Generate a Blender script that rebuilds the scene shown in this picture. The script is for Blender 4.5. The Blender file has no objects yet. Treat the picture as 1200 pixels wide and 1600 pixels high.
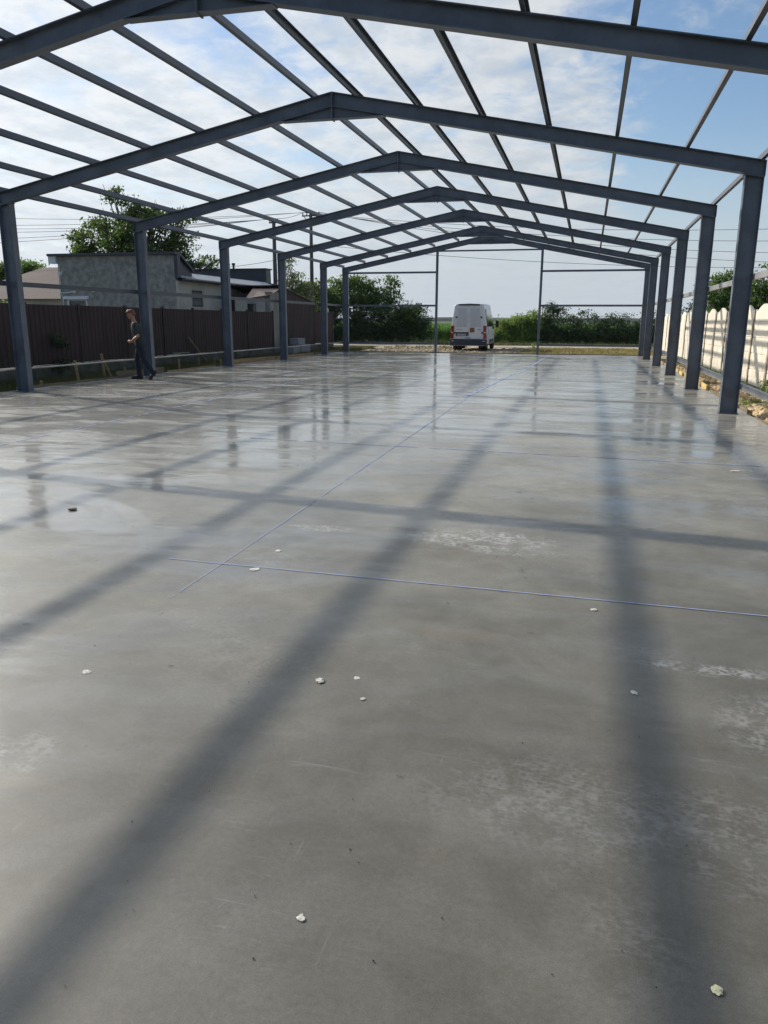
import bpy, bmesh, math, random
import numpy as np
from mathutils import Vector, Matrix, Quaternion

random.seed(7)
rng = np.random.default_rng(11)
S = bpy.context.scene
COL = S.collection

# ------------------------------------------------------------------ camera
F_PX, PITCH, YAW, ROLL, CAM_H = 1193.97, 0.2453, 0.2540, 0.0047, 1.55
fwd = Vector((-math.sin(YAW) * math.cos(PITCH), math.cos(YAW) * math.cos(PITCH), -math.sin(PITCH)))
rgt0 = Vector((math.cos(YAW), math.sin(YAW), 0))
up0 = rgt0.cross(fwd)
rgt = rgt0 * math.cos(ROLL) + up0 * math.sin(ROLL)
upv = -rgt0 * math.sin(ROLL) + up0 * math.cos(ROLL)
cam_d = bpy.data.cameras.new('camera')
cam = bpy.data.objects.new('camera', cam_d)
COL.objects.link(cam)
cam_d.sensor_fit = 'HORIZONTAL'
cam_d.sensor_width = 36
cam_d.lens = 36 * F_PX / 1200
cam_d.clip_start = 0.05
cam_d.clip_end = 9000
cam.matrix_world = Matrix(((rgt.x, upv.x, -fwd.x, 0), (rgt.y, upv.y, -fwd.y, 0), (rgt.z, upv.z, -fwd.z, CAM_H), (0, 0, 0, 1)))
S.camera = cam

# ------------------------------------------------------------------ sun and sky
SUN_TO = Vector((-1.54, 0.725, 1.0)).normalized()
sl = bpy.data.lights.new('sun', 'SUN')
sl.energy = 4.2
sl.angle = math.radians(0.55)
sl.color = (1.0, 0.93, 0.82)
sun = bpy.data.objects.new('sun', sl)
COL.objects.link(sun)
sun.rotation_euler = SUN_TO.to_track_quat('Z', 'Y').to_euler()
sun.location = (-20, 10, 30)

W = bpy.data.worlds.new('World')
S.world = W
W.use_nodes = True
nt = W.node_tree
nt.nodes.clear()


class NT:
    """small helper to write node trees"""
    def __init__(s, tree): s.t = tree
    def n(s, kind, **kw):
        nd = s.t.nodes.new(kind)
        for k, v in kw.items():
            if k.startswith('i_'):
                key = k[2:]
                key = int(key) if key.isdigit() else key.replace('_', ' ')
                s.put(nd.inputs[key], v)
            else:
                setattr(nd, k, v)
        return nd
    def put(s, sock, v):
        if isinstance(v, bpy.types.NodeSocket): s.t.links.new(v, sock)
        elif isinstance(v, bpy.types.Node): s.t.links.new(v.outputs[0], sock)
        else: sock.default_value = v
    def math(s, op, a, b=None, c=None, clamp=False):
        nd = s.t.nodes.new('ShaderNodeMath'); nd.operation = op; nd.use_clamp = clamp
        s.put(nd.inputs[0], a)
        if b is not None: s.put(nd.inputs[1], b)
        if c is not None: s.put(nd.inputs[2], c)
        return nd.outputs[0]
    def vmath(s, op, a, b=None):
        nd = s.t.nodes.new('ShaderNodeVectorMath'); nd.operation = op
        s.put(nd.inputs[0], a)
        if b is not None: s.put(nd.inputs[1], b)
        return nd
    def mix(s, fac, a, b, mode='MIX'):
        nd = s.t.nodes.new('ShaderNodeMix'); nd.data_type = 'RGBA'; nd.blend_type = mode
        s.put(nd.inputs[0], fac); s.put(nd.inputs[6], a); s.put(nd.inputs[7], b)
        return nd.outputs[2]
    def ramp(s, fac, lo, hi, a=0.0, b=1.0):
        nd = s.t.nodes.new('ShaderNodeMapRange'); nd.interpolation_type = 'SMOOTHSTEP'
        s.put(nd.inputs[0], fac)
        for i, v in enumerate((lo, hi, a, b)): s.put(nd.inputs[1 + i], v)
        return nd.outputs[0]
    def noise(s, vec, scale, detail=4, rough=.55, dist=0.0):
        nd = s.t.nodes.new('ShaderNodeTexNoise')
        s.put(nd.inputs['Vector'], vec)
        nd.inputs['Scale'].default_value = scale; nd.inputs['Detail'].default_value = detail
        nd.inputs['Roughness'].default_value = rough; nd.inputs['Distortion'].default_value = dist
        return nd.outputs[0]
    def scale(s, vec, sx, sy, sz):
        nd = s.t.nodes.new('ShaderNodeMapping')
        s.put(nd.inputs['Vector'], vec); nd.inputs['Scale'].default_value = (sx, sy, sz)
        return nd.outputs[0]


def rgba(c): return (c[0], c[1], c[2], 1.0)


def px_dir(u, v):
    return (fwd * F_PX + rgt * (u - 600) - upv * (v - 800)).normalized()


w = NT(nt)
sky = w.n('ShaderNodeTexSky', sky_type='NISHITA', sun_disc=False, sun_elevation=math.asin(SUN_TO.z),
          sun_rotation=math.atan2(SUN_TO.x, SUN_TO.y), air_density=1.0, dust_density=1.0, ozone_density=1.6, altitude=100)
geo = w.n('ShaderNodeTexCoord')
dirv = geo.outputs['Generated']
sep = w.n('ShaderNodeSeparateXYZ', i_0=dirv)
zz = w.math('MAXIMUM', sep.outputs[2], 0.0)
zp = w.math('ADD', zz, 0.16)
plane = w.n('ShaderNodeCombineXYZ', i_0=w.math('DIVIDE', sep.outputs[0], zp), i_1=w.math('DIVIDE', sep.outputs[1], zp))
n1 = w.noise(w.vmath('ADD', plane.outputs[0], (3.1, 1.7, 0.0)).outputs[0], 1.9, 9, .60, .3)
n2 = w.noise(w.vmath('ADD', plane.outputs[0], (9.3, 4.2, 0.0)).outputs[0], 8.5, 7, .62, .5)
cl = w.math('ADD', w.math('MULTIPLY', n1, .60), w.math('MULTIPLY', n2, .40))
# clear gaps of the real sky: a bigger one low on the right, smaller ones higher up
for (u, v, r, amt) in ((1130, 250, .10, .27), (1060, 290, .07, .16), (1010, 10, .08, .10), (1170, 60, .10, .10), (330, 70, .08, .08), (880, 20, .05, .10)):
    d = w.vmath('DISTANCE', dirv, tuple(px_dir(u, v))).outputs['Value']
    cl = w.math('SUBTRACT', cl, w.ramp(d, 0.0, r * 1.7, amt, 0.0))
ahead = w.vmath('DOT_PRODUCT', dirv, tuple(px_dir(480, 60))).outputs['Value']
cl = w.math('SUBTRACT', cl, w.ramp(ahead, .15, .85, .16, 0.0))       # the cloud sheet lies ahead; overhead and behind it is clearer
cloud = w.ramp(cl, .31, .54)
lowhaze = w.ramp(sep.outputs[2], 0.0, .23, 1.0, 0.0)
to_sun = w.vmath('DOT_PRODUCT', dirv, tuple(SUN_TO)).outputs['Value']
glow = w.ramp(to_sun, .45, 1.0, 0.0, 1.0)
shade = w.noise(w.vmath('ADD', plane.outputs[0], (1.3, 7.7, 0.0)).outputs[0], 6.5, 7, .62)
cloud_col = w.mix(w.ramp(shade, .34, .62), (.62, .67, .715, 1), (.80, .82, .83, 1))
aureole = w.ramp(to_sun, .88, 1.0, 0.0, 5.0)      # bright thin cloud round the sun, left of the picture
bluer = w.n('ShaderNodeHueSaturation', i_Saturation=1.1, i_Color=sky.outputs[0])
bg_sky = w.n('ShaderNodeBackground', i_Color=bluer.outputs[0], i_Strength=0.13)
bg_cloud = w.n('ShaderNodeBackground', i_Color=cloud_col, i_Strength=w.math('ADD', w.math('ADD', .93, aureole), w.math('MULTIPLY', glow, .28)))
bg_haze = w.n('ShaderNodeBackground', i_Color=(.54, .60, .67, 1), i_Strength=w.math('ADD', 1.0, w.math('MULTIPLY', glow, .38)))
m1 = w.n('ShaderNodeMixShader', i_0=w.math('MULTIPLY', cloud, .9), i_1=bg_sky.outputs[0], i_2=bg_cloud.outputs[0])
m2 = w.n('ShaderNodeMixShader', i_0=w.math('MULTIPLY', lowhaze, .93), i_1=m1.outputs[0], i_2=bg_haze.outputs[0])
wo = w.n('ShaderNodeOutputWorld', i_Surface=m2.outputs[0])

S.view_settings.view_transform = 'Standard'
S.view_settings.look = 'None'
S.view_settings.exposure = 0.0
S.view_settings.gamma = 1.0
S.render.engine = 'CYCLES'
S.cycles.use_denoising = True
S.cycles.max_bounces = 8
S.cycles.diffuse_bounces = 3
S.cycles.transparent_max_bounces = 8
S.cycles.volume_bounces = 0
S.cycles.sample_clamp_indirect = 6.0


# ------------------------------------------------------------------ materials
def new_mat(name):
    m = bpy.data.materials.new(name); m.use_nodes = True
    m.node_tree.nodes.clear()
    return m, NT(m.node_tree)


def finish(t, bsdf, disp=None):
    t.n('ShaderNodeOutputMaterial', i_Surface=bsdf.outputs[0])


def mat(name, col, rough=.6, var=.15, scale=3.0, metallic=0.0, spec=.5, bump=0.0, bscale=40.0, col2=None, vec_scale=(1, 1, 1)):
    """plain paint / plaster / wood with uneven colour, uneven gloss and a little relief"""
    m, t = new_mat(name)
    tc = t.n('ShaderNodeTexCoord')
    v = t.scale(tc.outputs['Object'], *vec_scale)
    n = t.noise(v, scale, 6, .6)
    f = t.ramp(n, .3, .7)
    c2 = col2 if col2 else tuple(min(1, x * (1 + var)) for x in col)
    c1 = col if col2 else tuple(x * (1 - var) for x in col)
    c = t.mix(f, rgba(c1), rgba(c2))
    fine = t.noise(v, scale * 9, 3, .6)
    c = t.mix(.35, c, t.mix(fine, rgba((.62, .62, .62)), rgba((1.3, 1.3, 1.3))), 'MULTIPLY')
    b = t.n('ShaderNodeBsdfPrincipled', i_Base_Color=c, i_Metallic=metallic)
    b.inputs['Specular IOR Level'].default_value = spec
    t.put(b.inputs['Roughness'], t.ramp(n, .2, .8, max(.03, rough - .08), min(1, rough + .08)))
    if bump:
        bp = t.n('ShaderNodeBump', i_Strength=bump, i_Distance=.01, i_Height=t.noise(v, bscale, 4, .6))
        t.put(b.inputs['Normal'], bp.outputs[0])
    finish(t, b)
    return m


def leaf_mat(name, dark, light, scale=1.2, trans=.35):
    m, t = new_mat(name)
    tc = t.n('ShaderNodeTexCoord')
    big = t.noise(tc.outputs['Object'], scale, 3, .5)
    fine = t.noise(tc.outputs['Object'], 14, 2, .5)
    f = t.ramp(t.math('ADD', t.math('MULTIPLY', big, .6), t.math('MULTIPLY', fine, .4)), .35, .65)
    c = t.mix(f, rgba(dark), rgba(light))
    d = t.n('ShaderNodeBsdfPrincipled', i_Base_Color=c, i_Roughness=.5)
    d.inputs['Specular IOR Level'].default_value = .35
    tr = t.n('ShaderNodeBsdfTranslucent', i_Color=t.mix(.5, c, rgba((light[0] * 1.6, light[1] * 1.5, light[2] * .7))))
    mx = t.n('ShaderNodeMixShader', i_0=trans, i_1=d.outputs[0], i_2=tr.outputs[0])
    finish(t, mx)
    return m


def ground_mat(name, stops, scale=.6, bump=.5, bscale=30, fine=18.0):
    m, t = new_mat(name)
    tc = t.n('ShaderNodeTexCoord')
    v = tc.outputs['Object']
    n = t.noise(v, scale, 7, .6)
    f = t.noise(v, fine, 5, .65)
    c = t.mix(t.ramp(n, .38, .62), rgba(stops[0]), rgba(stops[1]))
    if len(stops) > 2:
        c = t.mix(t.ramp(t.noise(v, scale * 2.7, 6, .6), .5, .66), c, rgba(stops[2]))
    c = t.mix(.6, c, t.mix(t.ramp(f, .3, .7), rgba((.45, .45, .45)), rgba((1.5, 1.5, 1.5))), 'MULTIPLY')
    b = t.n('ShaderNodeBsdfPrincipled', i_Base_Color=c, i_Roughness=.95)
    b.inputs['Specular IOR Level'].default_value = .15
    bp = t.n('ShaderNodeBump', i_Strength=bump, i_Distance=.04, i_Height=t.noise(v, bscale, 4, .65))
    t.put(b.inputs['Normal'], bp.outputs[0])
    finish(t, b)
    return m


def concrete_floor_mat():
    m, t = new_mat('wet_concrete')
    tc = t.n('ShaderNodeTexCoord')
    P = tc.outputs['Object']
    sp = t.n('ShaderNodeSeparateXYZ', i_0=P)
    px, py = sp.outputs[0], sp.outputs[1]
    warp = t.noise(P, .5, 3, .5)
    # water film: wet patches as the power trowel and the hose left them
    big = t.noise(t.scale(P, .42, .55, 1), 1.0, 6, .62, .6)
    mid = t.noise(t.scale(P, 1.0, 2.3, 1), 1.0, 6, .6, .5)
    wet = t.math('ADD', t.math('MULTIPLY', big, .62), t.math('MULTIPLY', mid, .38))
    # drier round the near right, wetter to the left and towards the far end
    bias = t.math('ADD', t.ramp(py, 1.0, 11.0, -.10, .06), t.ramp(px, -3.0, .5, .08, -.05))
    wet = t.math('ADD', wet, bias)
    wetm = t.ramp(wet, .40, .58)
    # base colour
    a = t.noise(P, .9, 8, .62, .3)
    fine = t.noise(P, 55, 4, .7)
    sand = t.noise(P, 260, 2, .6)
    dry = t.mix(t.ramp(a, .35, .66), rgba((.122, .114, .092)), rgba((.166, .156, .129)))
    wetc = t.mix(t.ramp(a, .35, .66), rgba((.110, .104, .086)), rgba((.152, .145, .124)))
    c = t.mix(wetm, dry, wetc)
    # distance grade in the colour: darker near right, far floor's sun sheen painted paler
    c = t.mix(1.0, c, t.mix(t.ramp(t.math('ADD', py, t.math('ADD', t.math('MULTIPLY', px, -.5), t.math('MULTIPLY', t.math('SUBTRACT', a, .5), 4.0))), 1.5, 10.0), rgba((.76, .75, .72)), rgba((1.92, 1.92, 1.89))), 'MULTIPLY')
    mott = t.noise(P, 4.6, 8, .68, .7)
    c = t.mix(.34, c, t.mix(t.ramp(mott, .34, .66), rgba((.74, .73, .71)), rgba((1.24, 1.25, 1.26))), 'MULTIPLY')
    # faint trowel arcs
    wv = t.n('ShaderNodeTexWave', wave_type='RINGS', rings_direction='Z')
    wv.inputs['Scale'].default_value = 1.3; wv.inputs['Distortion'].default_value = 9.0
    wv.inputs['Detail'].default_value = 4; wv.inputs['Detail Scale'].default_value = 1.4
    t.put(wv.inputs['Vector'], t.scale(P, .5, .5, 1))
    c = t.mix(t.math('MULTIPLY', t.ramp(wv.outputs['Fac'], .55, .95), .07), c, rgba((.30, .30, .29)))
    c = t.mix(.5, c, t.mix(t.ramp(fine, .25, .75), rgba((.72, .72, .72)), rgba((1.25, 1.25, 1.25))), 'MULTIPLY')
    c = t.mix(.45, c, t.mix(t.ramp(sand, .3, .7), rgba((.6, .6, .6)), rgba((1.4, 1.4, 1.4))), 'MULTIPLY')
    # fine scratches and dusty streaks left by the trowel and boots
    scr = t.noise(t.scale(P, 3.0, 34.0, 1), 1.0, 5, .72, .9)
    scr2 = t.noise(t.scale(P, 40.0, 5.0, 1), 1.0, 5, .72, .9)
    sm = t.math('MULTIPLY', t.ramp(t.math('MAXIMUM', scr, scr2), .60, .72), t.ramp(t.noise(P, 1.6, 3, .5), .46, .62))
    c = t.mix(t.math('MULTIPLY', sm, .30), c, rgba((.34, .33, .31)))
    # ochre clay stains
    st = t.ramp(t.noise(t.scale(P, .5, 1.1, 1), 1.7, 5, .6), .56, .72)
    c = t.mix(t.math('MULTIPLY', st, .24), c, rgba((.24, .185, .11)))
    # dark damp blotches
    dk = t.ramp(t.noise(P, 1.35, 6, .65, .5), .60, .74)
    c = t.mix(t.math('MULTIPLY', dk, .20), c, rgba((.085, .083, .078)))
    # white lime bloom: broken crusty patches, speckled by drops of water
    drops = t.n('ShaderNodeTexVoronoi', feature='F1'); drops.inputs['Scale'].default_value = 38
    t.put(drops.inputs['Vector'], P)
    crust = t.noise(P, 9, 8, .72, .6)
    scrat = t.noise(t.scale(P, 26, 90, 1), 1.0, 4, .7, .4)
    lime = None
    for (x, y, rx, ry, k) in ((-.72, 5.40, .60, .26, .95), (-1.9, 5.37, .28, .10, 1.0), (.62, 3.51, .34, .06, .6), (-.45, 5.15, .4, .12, .6),
                              (.80, 3.02, .24, .30, .35), (.10, 2.30, .55, .28, .20), (.55, 2.25, .25, .3, .22), (-6.2, 9.0, 2.2, .7, .35), (-3.4, 11.6, 1.3, .5, .5),
                              (-4.6, 8.0, .7, .22, .7), (-8.6, 15, 2.4, 1.1, .6), (-2.0, 14, 2.2, .8, .4), (.6, 12.8, 1.5, .6, .4), (-7, 22, 3.5, 1.2, .5),
                              (-1.5, 20, 3.0, .9, .45), (-2.2, 2.1, .35, .12, .5), (-1.95, 2.05, .16, .2, .35), (1.5, 7.3, .5, .16, .4)):
        e = t.math('ADD', t.math('POWER', t.math('DIVIDE', t.math('SUBTRACT', px, x), rx), 2.0),
                   t.math('POWER', t.math('DIVIDE', t.math('SUBTRACT', py, y), ry), 2.0))
        q = t.math('MULTIPLY', t.ramp(t.math('ADD', e, t.math('MULTIPLY', t.math('SUBTRACT', warp, .5), 1.6)), .15, 1.5, 1.0, 0.0), k)
        lime = q if lime is None else t.math('MAXIMUM', lime, q)
    gl = t.math('MULTIPLY', t.ramp(t.noise(P, .8, 5, .6), .5, .7), .28)
    lime = t.math('MAXIMUM', lime, gl)
    speck = t.math('MULTIPLY', t.ramp(t.math('ADD', t.math('MULTIPLY', crust, .6), t.math('MULTIPLY', scrat, .4)), .44, .60),
                   t.ramp(drops.outputs['Distance'], .22, .55))
    limef = t.math('MULTIPLY', lime, speck, clamp=True)
    c = t.mix(t.math('MULTIPLY', limef, .85), c, rgba((.50, .50, .49)))
    # little pits and grit
    pit = t.n('ShaderNodeTexVoronoi', feature='F1'); pit.inputs['Scale'].default_value = 7.5
    t.put(pit.inputs['Vector'], P)
    pm = t.math('MULTIPLY', t.ramp(pit.outputs['Distance'], .012, .03, 1.0, 0.0), t.ramp(t.noise(P, 3.1, 2, .5), .52, .58))
    c = t.mix(t.math('MULTIPLY', pm, .8), c, rgba((.03, .028, .026)))
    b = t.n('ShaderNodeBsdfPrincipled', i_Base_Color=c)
    r = t.ramp(wetm, 0, 1, .52, .40)
    r = t.math('ADD', r, t.math('MULTIPLY', t.math('SUBTRACT', fine, .5), .12))
    r = t.math('ADD', r, t.math('MULTIPLY', limef, .3), clamp=True)
    t.put(b.inputs['Roughness'], r)
    b.inputs['IOR'].default_value = 1.5
    # the film of water: a thin glossy coat, smoother in the deeper puddles
    pud = t.ramp(t.math('ADD', t.noise(t.scale(P, .45, 1.2, 1), 1.0, 5, .6, .8), t.math('ADD', t.ramp(px, -4.0, .5, .06, -.02), t.ramp(py, 3.0, 12.0, -.02, .03))), .50, .60)
    pud2 = t.ramp(t.noise(t.scale(P, .75, 2.2, 1), 1.0, 7, .66, .9), .50, .56)
    pud = t.math('MAXIMUM', pud, t.math('MULTIPLY', pud2, t.ramp(py, 5.0, 12.0, .25, .9)))
    t.put(b.inputs['Coat Weight'], t.math('MULTIPLY', t.math('ADD', .20, t.math('ADD', t.math('MULTIPLY', wetm, .36), t.math('MULTIPLY', pud, .48))), t.math('SUBTRACT', 1.0, t.math('MULTIPLY', limef, .7))))
    t.put(b.inputs['Coat Roughness'], t.math('SUBTRACT', t.ramp(wetm, 0, 1, .36, .25), t.math('MULTIPLY', pud, .15)))
    b.inputs['Coat IOR'].default_value = 1.36
    h = t.math('ADD', t.math('MULTIPLY', t.noise(P, 16, 5, .6), .5), t.math('MULTIPLY', sand, .12))
    bp = t.n('ShaderNodeBump', i_Distance=.004, i_Height=h)
    t.put(bp.inputs['Strength'], t.ramp(wetm, 0, 1, .22, .08))
    # slow waviness of the trowelled surface: streaks in the reflections
    wave = t.n('ShaderNodeBump', i_Distance=.010, i_Strength=.30, i_Height=t.noise(t.scale(P, .8, 1.6, 1), 1.6, 3, .5))
    t.put(bp.inputs['Normal'], wave.outputs[0])
    t.put(b.inputs['Normal'], bp.outputs[0])
    cbp = t.n('ShaderNodeBump', i_Distance=.010, i_Strength=t.ramp(py, 2.0, 8.0, .25, .8), i_Height=t.noise(t.scale(P, .8, 1.6, 1), 1.6, 3, .5))
    t.put(b.inputs['Coat Normal'], cbp.outputs[0])
    finish(t, b)
    return m


M = {}
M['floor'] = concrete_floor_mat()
M['steel'] = mat('grey_blue_steel_paint', (.112, .128, .158), .42, .22, 2.2, bump=.03, bscale=60)
M['steel_edge'] = mat('grey_steel_purlin_paint', (.064, .074, .094), .42, .18, 2.0)
M['zinc'] = mat('galvanised_girt', (.30, .30, .30), .45, .2, 2.0, metallic=.3)
M['bolt'] = mat('bolt_steel', (.06, .065, .07), .4, .2, 30, metallic=.6)
M['brown_sheet'] = mat('brown_corrugated_sheet', (.056, .037, .036), .62, .3, 1.1, spec=.25, bump=.05, bscale=8, vec_scale=(1, 1, .35))
M['brown_post'] = mat('brown_fence_post', (.028, .022, .024), .6, .2, 3)
M['plinth'] = mat('rough_plinth_concrete', (.115, .112, .098), .95, .3, 2.2, bump=.6, bscale=22, col2=(.050, .058, .038))
M['white_conc'] = mat('cream_precast_concrete', (.72, .66, .55), .9, .09, 1.3, bump=.3, bscale=45)
M['post_conc'] = mat('tan_fence_post', (.36, .30, .22), .9, .2, 3, bump=.3)
M['grey_plaster'] = mat('raw_grey_plaster', (.195, .186, .165), .95, .3, 4.2, bump=.8, bscale=6, col2=(.36, .345, .305))
M['cream_plaster'] = mat('cream_plaster', (.50, .475, .40), .9, .12, .8, bump=.15, bscale=20)
M['strip_plaster'] = mat('streaked_pale_plaster', (.34, .33, .29), .95, .25, 2.4, bump=.5, bscale=14, col2=(.20, .20, .17), vec_scale=(1, 1, .3))
M['dark_roof'] = mat('dark_blue_sheet_roof', (.034, .038, .050), .45, .2, .8)
M['pale_roof'] = mat('pale_corrugated_roof', (.40, .41, .43), .5, .15, 1.5)
M['tile_roof'] = mat('old_clay_roof', (.19, .145, .120), .9, .2, 1.5, bump=.6, bscale=7)
M['white_trim'] = mat('white_trim', (.70, .71, .72), .5, .05, 3)
M['glass'] = mat('dark_window_glass', (.03, .035, .04), .08, .1, 2, spec=.8)
M['black_metal'] = mat('black_metal', (.02, .02, .022), .5, .2, 5)
M['wood'] = mat('raw_timber', (.36, .235, .115), .85, .25, 2.0, bump=.3, bscale=30, vec_scale=(6, 1, 6))
M['wood_grey'] = mat('weathered_timber', (.20, .160, .105), .9, .3, 2.0, bump=.3, bscale=30, vec_scale=(6, 1, 6))
M['wood_yellow'] = mat('yellow_formwork_board', (.62, .45, .17), .7, .18, 2.0, bump=.2, bscale=30, vec_scale=(6, 1, 6))
M['block'] = mat('grey_concrete_block', (.27, .275, .28), .95, .16, 3, bump=.4, bscale=50)
M['pole'] = mat('tarred_pole', (.085, .085, .088), .9, .25, 3, vec_scale=(6, 6, 1))
M['wire'] = mat('cable_black', (.09, .095, .10), .6, .1, 5)
M['porcelain'] = mat('insulator_brown', (.06, .045, .04), .3, .1, 5)
M['bark'] = mat('bark', (.10, .080, .060), .95, .35, 6, bump=.8, bscale=25, vec_scale=(2, 2, .5))
M['leaf_locust'] = leaf_mat('locust_leaves', (.040, .078, .022), (.095, .155, .040), .7, .42)
M['leaf_dark'] = leaf_mat('dark_shrub_leaves', (.020, .044, .022), (.066, .108, .042), 1.6, .3)
M['leaf_mid'] = leaf_mat('mid_green_leaves', (.042, .090, .026), (.125, .205, .056), .9, .45)
M['leaf_light'] = leaf_mat('light_green_leaves', (.105, .180, .045), (.210, .300, .090), 1.1, .45)
M['leaf_birch'] = leaf_mat('pale_birch_leaves', (.075, .120, .040), (.150, .195, .080), 1.3, .4)
M['corn'] = leaf_mat('corn_leaves', (.070, .150, .034), (.130, .240, .060), .15, .4)
M['grass'] = leaf_mat('grass_blades', (.060, .075, .028), (.125, .130, .050), .8, .3)
M['grass_dry'] = leaf_mat('dry_grass_blades', (.150, .140, .048), (.270, .235, .100), .9, .3)
M['soil'] = ground_mat('soil_and_grass', ((.050, .048, .030), (.095, .080, .055), (.045, .062, .026)), .9, .7, 14)
M['field'] = ground_mat('meadow', ((.060, .095, .032), (.095, .125, .045)), .05, .4, 3, 2.0)
M['yard'] = ground_mat('pale_gravel_yard', ((.36, .285, .195), (.50, .415, .295), (.24, .19, .13)), .8, .8, 12, 9.0)
M['road'] = ground_mat('gravel_road', ((.36, .315, .25), (.46, .405, .33)), .35, .4, 10, 8.0)
M['rubble'] = mat('ochre_limestone_rubble', (.42, .29, .14), .95, .35, 7.0, bump=.4, bscale=40, col2=(.70, .55, .34))
M['hill'] = ground_mat('wooded_hills', ((.030, .042, .036), (.042, .058, .046)), .01, .4, .2, .06)
M['chalk'] = mat('blue_chalk', (.27, .34, .58), .9, .25, 6, col2=(.34, .40, .58))
M['chip'] = mat('white_plaster_chip', (.60, .57, .49), .8, .3, 60, bump=.4, bscale=90)
M['chip_yellow'] = mat('yellowish_foam_chip', (.72, .66, .40), .8, .2, 40, bump=.5, bscale=90)
M['lump'] = mat('brown_clay_lump', (.11, .075, .05), .9, .3, 30, bump=.5)
M['speck'] = mat('dark_grit', (.022, .020, .018), .8, .3, 20)
M['straw'] = mat('straw_bits', (.24, .20, .12), .8, .3, 20)
M['van_white'] = mat('white_van_paint', (.66, .68, .70), .30, .04, .8)
M['van_navy'] = mat('dark_blue_bumper', (.022, .027, .050), .5, .12, 3)
M['rubber'] = mat('tyre_rubber', (.016, .016, .017), .85, .2, 8)
M['rim'] = mat('steel_rim', (.30, .31, .32), .4, .1, 8, metallic=.7)
M['tail_red'] = mat('red_lamp_lens', (.27, .020, .017), .15, .1, 6)
M['tail_clear'] = mat('clear_lamp_lens', (.60, .50, .45), .12, .1, 6)
M['plate_orange'] = mat('orange_hazard_plate', (.22, .085, .03), .5, .1, 8)
M['plate_white'] = mat('number_plate_white', (.34, .35, .37), .5, .1, 8)
M['chrome'] = mat('dull_badge', (.22, .22, .25), .3, .1, 8, metallic=.7)
M['skin'] = mat('skin', (.42, .215, .145), .5, .1, 14)
M['hair'] = mat('auburn_hair', (.165, .055, .026), .5, .3, 60, vec_scale=(3, 3, 1))
M['tee'] = mat('dark_olive_tee', (.030, .036, .033), .9, .2, 9, bump=.25, bscale=26)
M['trousers'] = mat('navy_trousers', (.017, .022, .036), .9, .2, 9, bump=.25, bscale=22)
M['shoe'] = mat('black_shoes', (.014, .014, .016), .6, .2, 20)
M['eye'] = mat('eye_dark', (.03, .02, .015), .2, .1, 20)


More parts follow.
